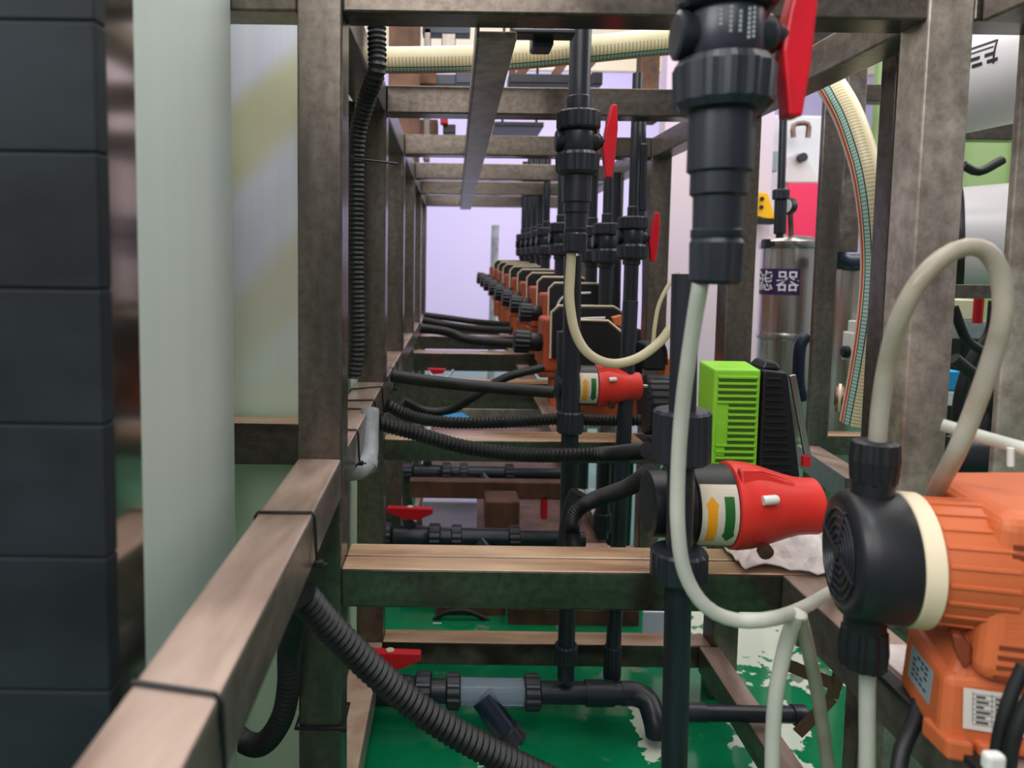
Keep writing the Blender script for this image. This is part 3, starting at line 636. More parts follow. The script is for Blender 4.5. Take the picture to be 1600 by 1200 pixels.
# ------------------------------------------------------------------ red pumps
def red_pump(label, loc, s, front=True):
    "axis along +x; origin in the middle of the label ring"
    t = thing('red_pump', label, 'pump', loc, 'red pumps with arrow labels')
    def L(n, prof, m, **k):
        b = new(); lathe(b, [(r*s, h*s, *q) for r, h, *q in prof], (0, 0, 0), (1, 0, 0), **k); return lobj(n, b, m, t)
    L('pump_head', [(.030, -.066), (.036, -.064), (.036, -.045), (.042, -.042), (.042, -.022), (.044, -.021), (.044, -.018)], 'black_plastic', seg=40)
    ring = L('body_ring', [(.0445, -.0205), (.0445, .0205)], 'black_plastic', seg=48)
    hs = L('housing', [(.0445, .021), (.0475, .0225), (.0480, .030), (.0465, .044), (.043, .058), (.0385, .072), (.0345, .085), (.0315, .097), (.0305, .110), (.0305, .118), (.027, .121), (.018, .1215)], 'red_housing', seg=40)
    b = new()
    R = .0449*s
    def on(u, w, rr=R):     # u along x, w angle from facing the camera (-y) up
        return (u*s, -math.cos(w)*rr, math.sin(w)*rr)
    bl = new(); rows = []
    for i in range(17):
        w = -.92+1.72*i/16; rows.append((bl.verts.new(on(-.0195, w, .0447*s)), bl.verts.new(on(.0195, w, .0447*s))))
    for p_, q_ in zip(rows, rows[1:]): bl.faces.new((p_[0], p_[1], q_[1], q_[0]))
    sub('arrow_label', bl, 'label_cream', ring)
    def arrow(cx, up, m, nm):
        b = new(); z0, z1 = -.66, .50; d = 1 if up else -1
        pts_l = []; rows = []
        N = 12
        for i in range(N+1):
            w = z0+(z1-z0)*i/N; f = i/N if up else 1-i/N
            hw = .0052 if f < .78 else (.0085*(1-f)/.22+.0002)
            rows.append((b.verts.new(on(cx-hw, w)), b.verts.new(on(cx+hw, w))))
        for a, c in zip(rows, rows[1:]): b.faces.new((a[0], a[1], c[1], c[0]))
        sub(nm, b, m, ring)
    arrow(-.0085, True, 'arrow_orange', 'up_arrow'); arrow(.0095, False, 'arrow_green', 'down_arrow')
    # lugs and screw
    b = new(); prism(b, [(x*s, y*s, z*s) for x, y, z in ((.024, -.035, .030), (.024, -.030, .048), (.050, -.026, .046), (.088, -.016, .032), (.092, -.020, .024), (.050, -.036, .030))], (0, .012*s, 0), .003*s); sub('upper_fin', b, 'red_housing', hs)
    b = new(); lathe(b, [(.005*s, 0), (.005*s, .014*s), (.0035*s, .016*s)], (.042*s, -.046*s, .020*s), (1, 0, .1), 14); sub('screw', b, 'white_plastic', hs)
    b = new(); lathe(b, [(.008*s, 0), (.008*s, .006*s), (.004*s, .0065*s)], (.050*s, -.036*s, -.036*s), (0, -1, -.25), 18); sub('drain_plug', b, 'copper_dark', hs)
    b = new(); lathe(b, [(.004*s, .124*s), (.004*s, .132*s), (.0025*s, .138*s)], (0, 0, 0), (1, 0, 0), 12); sub('end_screw', b, 'mirror_steel', hs)
    return t
red_pump('large red pump with a cream arrow label behind the foreground milky tube', P(1103, 788, .79), 1.04)
red_pump('second smaller red pump with an arrow label under the cream U-shaped tube', P(915, 602, 1.24), .80)
# black body between: motor behind second red pump
t = thing('pump_motor', 'dark cylindrical pump motor right of the second red pump', 'motor', P(1030, 635, 1.3))
b = new(); lathe(b, [(.030, -.032), (.052, -.030), (.056, -.026, 1), (.056, .03, 1), (.052, .034)], P(1030, 632, 1.34), (1, 0, 0), ribs=24, rib=.0015); obj('housing', b, 'black_plastic', t)
b = new(); lathe(b, [(.05, 0), (.053, .01), (.048, .02), (.03, .022)], P(1052, 632, 1.34), (1, 0, 0), 36); obj('end_cover', b, 'black_plastic', t)
b = new(); c = P(1035, 690, 1.34); box(b, (c.x-.05, 1.29, Z(-.3165)), (c.x+.05, 1.37, c.z), .003); obj('foot', b, 'black_plastic', t)

# ------------------------------------------------------------------ lime pump
t = thing('lime_pump', 'lime green louvred pump with a ribbed black cover, on the shelf behind the red pump', 'pump', P(1180, 720, 1.0))
a0 = P(1117, 577, 1.0); a1 = P(1190, 572, 1.0); z1 = a0.z; z0 = P(1150, 745, 1.0).z; y0 = 1.0; y1 = 1.055
b = new()
T = bmesh.new(); quad_box(T, [(a0.x, y0, z0), (a1.x, y0, z0), (a1.x, y1, z0), (a0.x-.004, y1, z0), (a0.x, y0, z1), (a1.x, y0, z1), (a1.x, y1, z1+.006), (a0.x-.004, y1, z1+.006)]); bevel_into(T, b, .003)
cs = obj('case', b, 'lime_plastic', t)
b = new(); n = 15; hh = (z1-z0)
for i in range(n):
    z = z1-.016-(hh-.03)*i/(n-1)*1.0
    xl = a0.x+.006 if (i < 4 or i > 10) else a0.x+.022
    box(b, (xl, y0-.0006, z-.0018), (a1.x-.006, y0+.004, z+.0018))
sub('louvre_slots', b, 'lime_dark', cs)
b = new()
for i in range(n+1):
    z = z1-.016-(hh-.03)*(i-.5)/(n-1)
    xl = a0.x+.005 if (i < 5 or i > 10) else a0.x+.021
    box(b, (xl, y0-.003, z-.0012), (a1.x-.005, y0+.001, z+.0022), .0006)
sub('louvre_blades', b, 'lime_plastic', cs)
b = new(); box(b, (a0.x+.005, y0-.0012, z1-.078), (a0.x+.018, y0+.001, z1-.125)); sub('embossed_panel', b, 'lime_plastic', cs)
k0 = P(1190, 640, 1.0).x+.0005; k1 = P(1232, 572, 1.0).x; k2 = P(1252, 720, 1.0).x
b = new(); T = bmesh.new(); quad_box(T, [(k0, y0, z0), (k2, y0, z0), (k2, y1, z0), (k0, y1, z0), (k0, y0, z1), (k1, y0, z1-.004), (k1, y1, z1), (k0, y1, z1)]); bevel_into(T, b, .003)
for i in range(14):
    z = z1-.012-(hh-.022)*i/13; f = (z1-z)/hh
    box(b, (k0+.003, y0-.003, z-.0022), (k1+(k2-k1)*f-.012, y0+.001, z+.0015), .0006)
obj('ribbed_cover', b, 'black_plastic', t)
b = new(); T = bmesh.new(); quad_box(T, [(k0+.002, y0+.01, z1), (k1-.003, y0+.01, z1-.001), (k1-.003, y0+.06, z1-.001), (k0+.002, y0+.06, z1), (k0+.008, y0+.014, z1+.012), (k1-.010, y0+.014, z1+.010), (k1-.010, y0+.05, z1+.010), (k0+.008, y0+.05, z1+.012)]); bevel_into(T, b, .003); obj('cable_gland', b, 'black_plastic', t)
b = new(); bar(b, (k1+.004, y0-.004, z1-.006), (k2+.006, y0-.004, z0+.035), .009, .006, up=(0, 1, 0), bev=.001); obj('edge_strip', b, 'mirror_steel', t)
b = new(); box(b, (k2-.001, y0-.008, z0+.018), (k2+.010, y0, z0+.034), .001); obj('red_tag', b, 'red_paint', t)

# ------------------------------------------------------------------ orange dosing pump, foreground
pump = thing('dosing_pump', 'big orange dosing pump with a black round head in the right foreground', 'pump', (.372, .495, Z(-.3495)))
def pl(name, b, m, par=pump): return lobj(name, b, m, par)
hx, hy, hz = -.038, .050, .128
ax = V((1, -.20, 0)).normalized()
def onax(d, c=(hx, hy, hz)): return V(c)+ax*d
b = new(); lathe(b, [(.040, -.003), (.046, -.002), (.0495, .002), (.0512, .008), (.0515, .012), (.0515, .037), (.0505, .039)], onax(-.02), ax, 56); hd = pl('pump_head', b, 'black_plastic')
b = new()
s_ = V((0, 0, 1)).cross(ax).normalized(); u_ = V((0, 0, 1))
fc = onax(-.0235)
for rr in (.009, .0155, .022, .0285, .035):
    pts = [fc+(s_*math.cos(a*PI/18)+u_*math.sin(a*PI/18))*rr for a in range(37)]
    tube(b, pts, .0014, 6, straight=True)
for k in range(2):
    d_ = s_*math.cos(k*PI/2+.3)+u_*math.sin(k*PI/2+.3); bar(b, fc-d_*.038, fc+d_*.038, .003, .003, up=ax)
lathe(b, [(.005, 0), (.005, .003)], fc-ax*.002, ax, 16)
o_ = sub('face_grille', b, 'black_pvc', hd)
b = new(); lathe(b, [(.050, 0), (.0515, .001), (.0515, .0135), (.050, .0145)], onax(.0193), ax, 56); pl('spacer_ring', b, 'cream_plastic')
b = new(); lathe(b, [(.044, 0), (.0475, .001), (.0485, .046), (.044, .062)], onax(.034), ax, 56)
nk = pl('neck', b, 'orange_plastic')
b = new()
for k in range(22):
    an = 2*PI*k/22; d_ = s_*math.cos(an)+u_*math.sin(an)
    bar(b, onax(.036)+d_*.0478, onax(.081)+d_*.0488, .0032, .0022, up=d_, bev=.0006)
sub('grip_ribs', b, 'orange_plastic', nk)
for z, nm in ((1, 'upper'), (-1, 'lower')):
    c = onax(-.001)+V((0, 0, .049*z))
    b = new(); lathe(b, [(.0155, 0), (.0155, .012), (.013, .0125), (.013, .024)], c, (0, 0, z), 28); sub('port', b, 'black_plastic', hd)
    b = new(); lathe(b, [(.0135, .009), (.0160, .011, 1), (.0175, .028, 1), (.0165, .042, 1), (.012, .0435)], c, (0, 0, z), ribs=12, rib=.0007); pl('hose_nut', b, 'black_plastic')
# body
def poly_body():
    b = new()
    T = bmesh.new()
    # main housing: a rounded block, front face towards the camera
    quad_box(T, [(.007, -.010, .058), (.25, -.07, .058), (.25, .115, .058), (.040, .115, .058), (.022, -.002, .180), (.25, -.05, .184), (.25, .115, .184), (.045, .115, .180)])
    bevel_into(T, b, .012, 4); return b
bd = pl('housing', poly_body(), 'orange_plastic')
T = bmesh.new()
quad_box(T, [(-.011, -.002, .004), (.24, -.065, .004), (.24, .078, .004), (.009, .078, .004), (-.006, .004, .056), (.24, -.058, .085), (.24, .078, .085), (.012, .076, .062)])
b = new(); bevel_into(T, b, .007, 3)
T = bmesh.new(); quad_box(T, [(-.004, .003, .045), (.06, -.014, .045), (.08, .076, .045), (.012, .074, .045), (.012, .010, .082), (.06, .0, .10), (.08, .074, .10), (.026, .070, .086)]); bevel_into(T, b, .007, 3)
base = pl('base', b, 'orange_plastic')
b = new()
pts = [(-.003, .004, .088), (.003, .002, .088), (.009, .000, .080), (.010, .000, .068), (.006, .000, .062), (.000, .002, .072)]
prism(b, pts, (.006, .012, 0), .002); sub('grip_recess', b, 'orange_dark', base)
for x in (-.010, .011):
    b = new(); T = bmesh.new(); quad_box(T, [(x, -.009-.25*(x+.011), 0), (x+.017, -.0135-.25*(x+.011), 0), (x+.017, .02, 0), (x, .02, 0), (x, -.008-.25*(x+.011), .015), (x+.017, -.0125-.25*(x+.011), .015), (x+.017, .02, .015), (x, .02, .015)]); bevel_into(T, b, .0025); sub('mounting_foot', b, 'orange_plastic', base)
# louvres on the front of the housing
def front_pt(x, z, off=.0):     # front face of the housing
    f = (z-.035)/.145; y = (-.010+(-.07+.010)*(x-.005)/.245)*(1-f)+(-.002+(-.05+.002)*(x-.022)/.228)*f
    return V((x, y-off, z))
b = new()
for z in [.158-.0072*i for i in range(5)]+[.086-.0072*i for i in range(4)]:
    bar(b, front_pt(.030-.06*(.16-z)*2, z, -.0006), front_pt(.22, z, -.0006), .004, .0034, up=(0, 0, 1))
sub('louvre_slots', b, 'orange_dark', bd)
b = new()
for i in range(8):            # raised lettering running up the housing, too worn to read
    z = .094+.0036*i; w = (.010, .006, .009, .010, .005, .009, .010, .007)[i]
    bar(b, front_pt(.024, z, .0004), front_pt(.024+w, z, .0004), .0012, .0012, up=(0, 0, 1))
sub('raised_lettering', b, 'orange_plastic', bd)
# stickers on the base
def sticker(par, o, ux, uz, w, h, m, nm):
    o, ux, uz = V(o), V(ux).normalized(), V(uz).normalized(); n_ = ux.cross(uz).normalized(); 
    b = new(); c = [o, o+ux*w, o+ux*w+uz*h, o+uz*h]; prism(b, c, n_*.0005); q = sub(nm, b, m, par); return o, ux, uz, n_
lo = sticker(base, (.0066, .062, .022), (-.25, -1, -.0), (.06, 0, 1), .042, .027, 'label_silver', 'side_sticker')
b = new()
for i in range(5):
    for j in range(4):
        if (i*7+j*3) % 5 == 0: continue
        p0 = lo[0]+lo[1]*(.006+.0075*j)+lo[2]*(.023-.0043*i)+lo[3]*.0003; bar(b, p0, p0+lo[1]*.0055, .0006, .002, up=lo[2])
sub('sticker_print', b, 'ink', base)
lo = sticker(base, (.003, -.0050, .022), (1, -.255, 0), (.03, .11, 1), .058, .029, 'label_white', 'rating_plate')
b = new()
for i in range(7):
    p0 = lo[0]+lo[1]*.006+lo[2]*(.004+.0036*i)+lo[3]*.0004; bar(b, p0, p0+lo[1]*.048, .0005, .0004, up=lo[2])
for j in range(5):
    p0 = lo[0]+lo[1]*(.006+.012*j)+lo[2]*.005+lo[3]*.0004; bar(b, p0, p0+lo[2]*.022, .0005, .0004, up=lo[1])
for i in range(6):
    for j in range(4):
        w = (.008, .006, .009, .005)[(i+j*2) % 4]
        p0 = lo[0]+lo[1]*(.008+.012*j)+lo[2]*(.0058+.0036*i)+lo[3]*.0004; bar(b, p0, p0+lo[1]*w, .0005, .0016, up=lo[2])
sub('plate_print', b, 'ink', base)
# gasket strip and tie beside the pump foot
b = new(); box(b, (SR-.016+.0, .47, Z(-.349)), (SR-.002, .60, Z(-.343)), .001)
tag(obj('rubber_strip', b, 'black_rubber'), 'dark rubber strip along the rail edge under the orange pump', 'strip')
b = new(); tube(b, [P(1438, 1098, .54), P(1428, 1130, .53), P(1410, 1170, .52), P(1400, 1230, .51)], .006, 12, .006); tag(obj('hanging_strap', b, 'black_rubber'), 'ragged black strap hanging over the rail below the orange pump', 'strap')
b = new(); x = SR-.004; prism(b, [P(1400, 975, .60), P(1472, 980, .60), P(1460, 996, .585), P(1402, 994, .585)], (0, 0, -.002)); 
b.free()
b = new(); box(b, (.395, .52, Z(-.349)), (.47, .64, Z(-.346)), .0008); tag(obj('mounting_plate', b, 'foil'), 'dusty white mounting plate behind the foot of the orange pump', 'plate')
for pts, lb in (([(1600, 1040, .44), (1575, 1100, .44), (1560, 1160, .44), (1552, 1240, .44)], 'left black power cable at the bottom right corner'), ([(1625, 1060, .43), (1596, 1120, .43), (1580, 1170, .43), (1574, 1240, .43)], 'right black power cable at the bottom right corner')):
    b = new(); tube(b, [P(*q) for q in pts], .0042, 14, .008); tag(obj('power_cable', b, 'black_rubber'), lb, 'cable')
b = new(); c = P(1552, 1190, .42); box(b, c-V((.006, .004, .006)), c+V((.006, .004, .006)), .0025); tag(obj('cable_clip', b, 'white_plastic'), 'small white plastic clip at the bottom right beside the black cables', 'clip')

# crumpled sheet on the shelf
b = new(); NX, NY = 18, 8; g = []
for i in range(NX+1):
    row = []
    for j in range(NY+1):
        u, v = i/NX, j/NY; x = .345+.16*u; y = .80+.075*v+.01*math.sin(u*9)
        row.append(b.verts.new((x, y, Z(-.349)+.004+.030*max(0, math.sin(u*2.8))*v*(1-.35*math.sin(u*5+1))+.006*random.random())))
    g.append(row)
for i in range(NX):
    for j in range(NY): b.faces.new((g[i][j], g[i+1][j], g[i+1][j+1], g[i][j+1]))
r_ = bmesh.ops.extrude_face_region(b, geom=b.faces[:]); bmesh.ops.translate(b, verts=[e for e in r_['geom'] if isinstance(e, bmesh.types.BMVert)], vec=(0, 0, -.0015))
tag(obj('crumpled_sheet', b, 'foil'), 'crumpled whitish foil sheet lying on the shelf under the red pump', 'sheet')

t = thing('torn_strip', 'torn dark brown strips dangling below the shelf rail behind the two hanging milky tubes', 'strip', P(1290, 1060, .8))
for pts in ([(1228, 1038, .8), (1262, 1052, .8), (1300, 1068, .8)], [(1312, 1050, .8), (1300, 1090, .8), (1262, 1130, .8), (1246, 1146, .8)]):
    b = new(); q = [P(*p) for p in pts]
    for u, v in zip(q, q[1:]): bar(b, u, v, .003, .014, up=(0, -1, 0) if False else (0, 0, 1))
    obj('strip_piece', b, 'brown_rust', t)

# ------------------------------------------------------------------ the row of orange pumps going away
def row_pump(loc, label, s=1.0, big=False):
    "origin at the bottom; black plate faces the camera, black knob points left"
    t = thing('orange_pump', label, 'pump', loc, 'orange pumps with black knobs lined up in the rack')
    b = new(); box(b, (-.06, .0, 0), (.07, .09, .105), .006); lobj('pump_body', b, 'orange_dirty', t)
    b = new(); T = bmesh.new()
    def rr(x0, x1, z0, z1, y, ch): return [(x0, y, z0), (x1, y, z0), (x1, y, z1-ch*.6), (x1-ch, y, z1), (x0+ch*.6, y, z1), (x0, y, z1-ch*.6)]
    prism(b, rr(-.045, .085, .03, .128, -.012, .02), (0, .012, 0), .002); fp = lobj('front_plate', b, 'black_plastic', t)
    b = new(); loop = rr(-.047, .087, .028, .130, -.008, .021)
    tube(b, [V(p) for p in loop[5:]+loop[:1]][::1] if False else [V(loop[0]), V(loop[5]), V(loop[4]), V(loop[3]), V(loop[2]), V(loop[1])], .0022, 8, straight=True); lobj('rim', b, 'cream_plastic', t)
    b = new(); pts = [V((-.028+.0*k, -.016, .03)) for k in (0,)]+[V((-.03, -.016, .06)), V((-.022, -.016, .088)), V((.0, -.016, .104)), V((.05, -.016, .108))]
    tube(b, pts, .0028, 8, .006); sub('cable_guide', b, 'white_plastic', fp)
    b = new(); lathe(b, [(.012, 0), (.018, .012), (.019, .03), (.022, .032, 1), (.023, .058, 1), (.016, .061)], (-.052, .02, .055), (-1, 0, .06), ribs=14, rib=.0008); lobj('knob', b, 'black_plastic', t)
    b = new(); lathe(b, [(.011, 0), (.013, .012), (.013, .022), (.010, .024)], (-.02, .05, .102), (0, 0, 1), 20); lobj('top_port', b, 'orange_dirty', t)
    b = new(); box(b, (-.065, .005, -.012), (.075, .085, 0), .003); lobj('base_plate', b, 'orange_dirty', t)
    b = new(); box(b, (-.038, .012, -.095), (.05, .075, -.011), .004)
    for k in range(4): box(b, (-.041, .018+.014*k, -.09), (-.036, .024+.014*k, -.014), .001)
    lobj('stand', b, 'orange_plastic', t)
    return t
rp = row_pump(P(898, 582, 1.63), 'nearest small orange pump with a ribbed black knob, left of the second vertical pipe')
rp.scale = (1.26, 1.2, 1.2)
rows = [(886, 528, 1.86, 'second orange pump in the receding row, its plate behind the cream tube'), (866, 512, 2.02, 'third orange pump in the receding row'), (848, 500, 2.18, 'fourth orange pump in the receding row'), (832, 489, 2.36, 'fifth orange pump in the receding row'), (818, 479, 2.56, 'sixth orange pump in the receding row'), (806, 471, 2.76, 'seventh orange pump in the receding row'), (797, 464, 2.96, 'eighth orange pump in the receding row'), (789, 458, 3.14, 'last orange pump in the receding row, beside the far wall')]
for px, py, Y, lb in rows:
    dup(rp, P(px, py, Y), lb, scale=1.12)
# the broad dark pump with an orange knob between them
t = thing('broad_pump', 'broad black pump plate with an orange knob on top, behind the cream U-shaped tube', 'pump', P(945, 575, 1.46))
b = new(); c = [P(905, 500, 1.46), P(950, 503, 1.46), P(972, 522, 1.46), P(972, 590, 1.46), P(905, 590, 1.46)]; prism(b, c, (0, .05, 0), .002); obj('front_plate', b, 'black_plastic', t)
b = new(); tube(b, [P(903, 500, 1.455), P(950, 501, 1.455), P(973, 520, 1.455)], .0022, 8, straight=True); obj('rim', b, 'cream_plastic', t)
b = new(); prism(b, [P(974, 514, 1.47), P(1002, 514, 1.47), P(1004, 585, 1.47), P(974, 590, 1.47)], (0, .06, 0), .003); obj('side_box', b, 'black_plastic', t)
b = new(); prism(b, [P(957, 496, 1.47), P(972, 492, 1.47), P(976, 512, 1.47), P(960, 508, 1.47)], (0, .02, 0), .002); obj('knob', b, 'orange_plastic', t)
b = new(); prism(b, [P(905, 565, 1.53), P(1000, 565, 1.53), P(1000, 660, 1.53), P(905, 660, 1.53)], (0, .08, 0), .003); obj('body', b, 'orange_dirty', t)
t = thing('dark_terminal_box', 'dark box with rounded cover just left of the long black pipe, under the cream tube', 'box', P(1025, 590, 1.38))
b = new(); box(b, (P(1008, 560, 1.36).x, 1.36, P(1020, 580, 1.36).z), (P(1042, 560, 1.36).x, 1.44, P(1020, 538, 1.36).z), .006); obj('box_body', b, 'black_plastic', t)
b = new(); tube(b, [P(1012, 540, 1.355), P(1030, 534, 1.355), P(1040, 545, 1.355), P(1042, 570, 1.355)], .0025, 8, .006); obj('edge_cable', b, 'black_rubber', t)
# small orange pump pieces behind the near vertical pipe
b = new(); PB(b, 1038, 560, 1056, 590, 1.42, .05, .003); tag(obj('orange_block', b, 'orange_plastic'), 'small orange block peeking out left of the long black pipe', 'block')
# the black square coupling in front of the small pump
t = thing('pipe_tee', 'dark green-black pipe tee with collar right beside the second red pump label', 'pipe', P(888, 600, 1.22))
b = new(); tube(b, [P(889, 518, 1.23), P(888, 640, 1.23)], .0215, 24, straight=True); obj('tee_body', b, 'black_pvc', t)
b = new(); tube(b, [P(872, 602, 1.24), P(905, 602, 1.24)], .030, 26, straight=True); obj('branch', b, 'black_pvc', t)

# ------------------------------------------------------------------ behind the right side: second frame, filters, machines
f2 = thing('rear_frame', 'second stainless frame standing to the right behind the main rack', 'frame', P(1270, 760, 1.6))
def f2b(nm, x0, y0, x1, y1, Y, d, m='steel'):
    b = new(); PB(b, x0, y0, x1, y1, Y, d, .002); return obj(nm, b, m, f2)
f2b('post', 1266, 120, 1298, 1088, 1.5, .014)
f2b('post', 1320, 60, 1350, 394, 1.55, .012, 'steel_y')
b = new(); bar(b, P(1262, 712, 1.5), P(1345, 770, 1.1), .045, .045, bev=.002); obj('lower_rail', b, 'steel_y', f2)
f2b('lower_rail', 1290, 682, 1480, 712, 1.62, .05, 'steel_x')
f2b('upper_rail', 1180, 40, 1420, 66, 2.0, .05, 'steel_x')
f3 = thing('side_frame', 'third stainless frame at the right edge of the picture carrying the white vessels', 'frame', (.66, .8, 0))
def f3b(nm, a, c, m='steel'):
    b = new(); box(b, a, c, .002); return obj(nm, b, m, f3)
f3b('post', (P(1577, 400, .85).x, .85, .0), (P(1640, 400, .85).x, .86, Z(.45)), 'rusty_steel')
xa = P(1378, 500, .95).x; f3b('post', (xa, .95, 0.02), (xa+.035, .985, Z(.34)), 'steel')
b = new(); PB(b, 1480, 445, 1566, 466, 1.25, .04, .002); obj('cross_rail', b, 'steel_x', f3)
b = new(); PB(b, 1490, 190, 1600, 218, 1.7, .04, .002); obj('cross_rail', b, 'steel_x', f3)
b = new(); PB(b, 1480, 700, 1600, 735, 1.25, .04, .002); obj('cross_rail', b, 'rusty_steel', f3)

def cyl_v(px, ytop, ybot, Y, r, prof_top, nm, label):
    c0 = P(px, ybot, Y); c1 = P(px, ytop, Y); h = c1.z
    t = thing(nm, label, 'filter', (c1.x, Y, 0), 'upright stainless filter housings'); return t, c1.x, h
t, x, h = cyl_v(1233, 372, 700, 2.2, .083, None, 'filter_housing', 'polished steel filter cylinder with a purple label and pressure gauge on its lid')
y = 2.2
b = new(); lathe(b, [(.078, .0), (.08, .02), (.08, h-.03)], (x, y, 0), seg=64); obj('vessel', b, 'mirror_steel', t)
b = new(); lathe(b, [(.086, h-.034), (.088, h-.03), (.088, h-.012), (.084, h-.008), (.06, h+.004), (.02, h+.008)], (x, y, 0), seg=64); ld = obj('lid', b, 'mirror_steel', t)
b = new(); box(b, (x-.10, y-.06, h-.034), (x-.082, y-.03, h-.006), .003); sub('clamp_bolt', b, 'black_plastic', ld)
for j, zz_ in enumerate((.30, .62)):
    b = new(); lathe(b, [(.081, 0), (.0825, .004), (.0825, .018), (.081, .022)], (x, y, zz_), seg=48); obj('band', b, 'mirror_steel', t)
# label bent round the cylinder
def arc_patch(x, y, R, a0, a1, z0, z1, n=16):
    b = new(); rows = [(b.verts.new((x+R*math.sin(a0+(a1-a0)*i/n), y-R*math.cos(a0+(a1-a0)*i/n), z0)), b.verts.new((x+R*math.sin(a0+(a1-a0)*i/n), y-R*math.cos(a0+(a1-a0)*i/n), z1))) for i in range(n+1)]
    for p, q in zip(rows, rows[1:]): b.faces.new((p[0], q[0], q[1], p[1]))
    return b
z1_ = P(1215, 420, y).z; z0_ = P(1215, 460, y).z
ps = obj('name_label', arc_patch(x, y, .0806, -1.75, .02, z0_, z1_), 'purple_label', t)
for ch, ac in (('器', -.42), ('滤', -1.34)):
    me = text_mesh(ch, .068, 'character'); zc = (z0_+z1_)/2
    for v in me.vertices:
        a = ac+v.co.x/.0806; R = .0811+v.co.z; v.co = V((x+R*math.sin(a), y-R*math.cos(a), zc+v.co.y-.002))
    me.materials.clear(); me.materials.append(M['white_paint'])
    o = bpy.data.objects.new('label_character', me); COL.objects.link(o); o.parent = ps
g = thing('pressure_gauge', 'small round pressure gauge on a stem above the labelled filter', 'gauge', P(1232, 360, 2.14))
b = new(); tube(b, [P(1236, 372, 2.15), P(1235, 340, 2.15), P(1235, 325, 2.15)], .008, 12, straight=True); obj('stem', b, 'copper_dark', g)
c = P(1231, 322, 2.15); b = new(); lathe(b, [(.024, -.012), (.026, -.01), (.026, .01), (.023, .012)], c, V((-.85, -.5, 0)), 28); obj('gauge_case', b, 'black_plastic', g)
b = new(); lathe(b, [(.0215, .0115), (.0215, .0135)], c, V((-.85, -.5, 0)), 28); obj('dial', b, 'white_paint', g)
vpipe(1226, 120, 1218, 372, 2.1, .011, 'thin black pipe coming down to the labelled filter', rings=((296, 312, 2.1), (312, 366, 1.5)), name='thin_pipe')
t, x2, h2 = cyl_v(1337, 405, 640, 2.0, .075, None, 'filter_housing', 'second polished steel cylinder behind the rear frame, right of the labelled one')
b = new(); lathe(b, [(.068, .0), (.07, .02), (.07, h2)], (x2, 2.0, 0), seg=64); obj('vessel', b, 'mirror_steel', t)
b = new(); box(b, (x2-.072, 1.92, h2-.03), (x2+.062, 2.07, h2+.01), .005); obj('lid', b, 'navy_pvc', t)
t = thing('navy_pipe', 'dark navy pipe bending at the bottom above the second cylinder', 'pipe', P(1312, 400, 1.85))
b = new(); tube(b, [P(1314, 222, 1.85), P(1310, 300, 1.85), P(1306, 385, 1.85), P(1318, 408, 1.85), P(1350, 410, 1.85)], .022, 24, .01); obj('pipe', b, 'navy_pvc', t)
b = new(); tube(b, [P(1307, 368, 1.85), P(1306, 392, 1.85)], .027, 24, straight=True); obj('collar', b, 'navy_pvc', t)
t = thing('flange_coupling', 'rusty round pipe couplings lying behind the milky arch, left of its foot', 'pipe', P(1330, 630, 1.7))
for k, (pxx, pyy, rr) in enumerate(((1312, 622, .034), (1330, 630, .034), (1352, 640, .032))):
    c = P(pxx, pyy, 1.7); b = new(); lathe(b, [(rr*.55, -.012), (rr*.6, -.01), (rr, -.008), (rr, .008), (rr*.6, .01), (rr*.55, .024)], c, V((.9, -.5, 0)), 32); obj('coupling_ring', b, 'copper_dark', t)
    if k < 2:
        b = new(); lathe(b, [(rr*1.02, -.003), (rr*1.04, 0), (rr*1.02, .003)], c, V((.9, -.5, 0)), 32); obj('seal_ring', b, 'cream_plastic', t)
t = thing('solenoid_valve', 'small grey-white solenoid box on a thin pipe in front of the second cylinder', 'valve', P(1343, 560, 1.8))
b = new(); PB(b, 1332, 520, 1362, 566, 1.8, .05, .004); obj('coil_box', b, 'white_plastic', t)
b = new(); PB(b, 1338, 502, 1364, 520, 1.8, .04, .003); obj('top_box', b, 'white_plastic', t)
b = new(); tube(b, [P(1340, 566, 1.82), P(1339, 625, 1.82)], .006, 12, straight=True); tube(b, [P(1350, 430, 1.82), P(1348, 505, 1.82)], .006, 12, straight=True); obj('pipe', b, 'mirror_steel', t)
b = new(); lathe(b, [(.016, 0), (.016, .02), (.01, .024)], P(1330, 550, 1.82), (-1, 0, 0), 20); obj('connector', b, 'black_plastic', t)
b = new(); tube(b, [P(1262, 525, 1.8), P(1252, 535, 1.8), P(1248, 560, 1.8), P(1248, 600, 1.8), P(1254, 625, 1.8)], .015, 18, .01); tag(obj('bent_pipe', b, 'navy_pvc'), 'dark bent pipe right of the labelled filter, above the lime pump', 'pipe')
b = new(); box(b, P(1250, 800, 1.35)-V((0, 0, .0)), P(1340, 812, 1.05), .002); b.free()

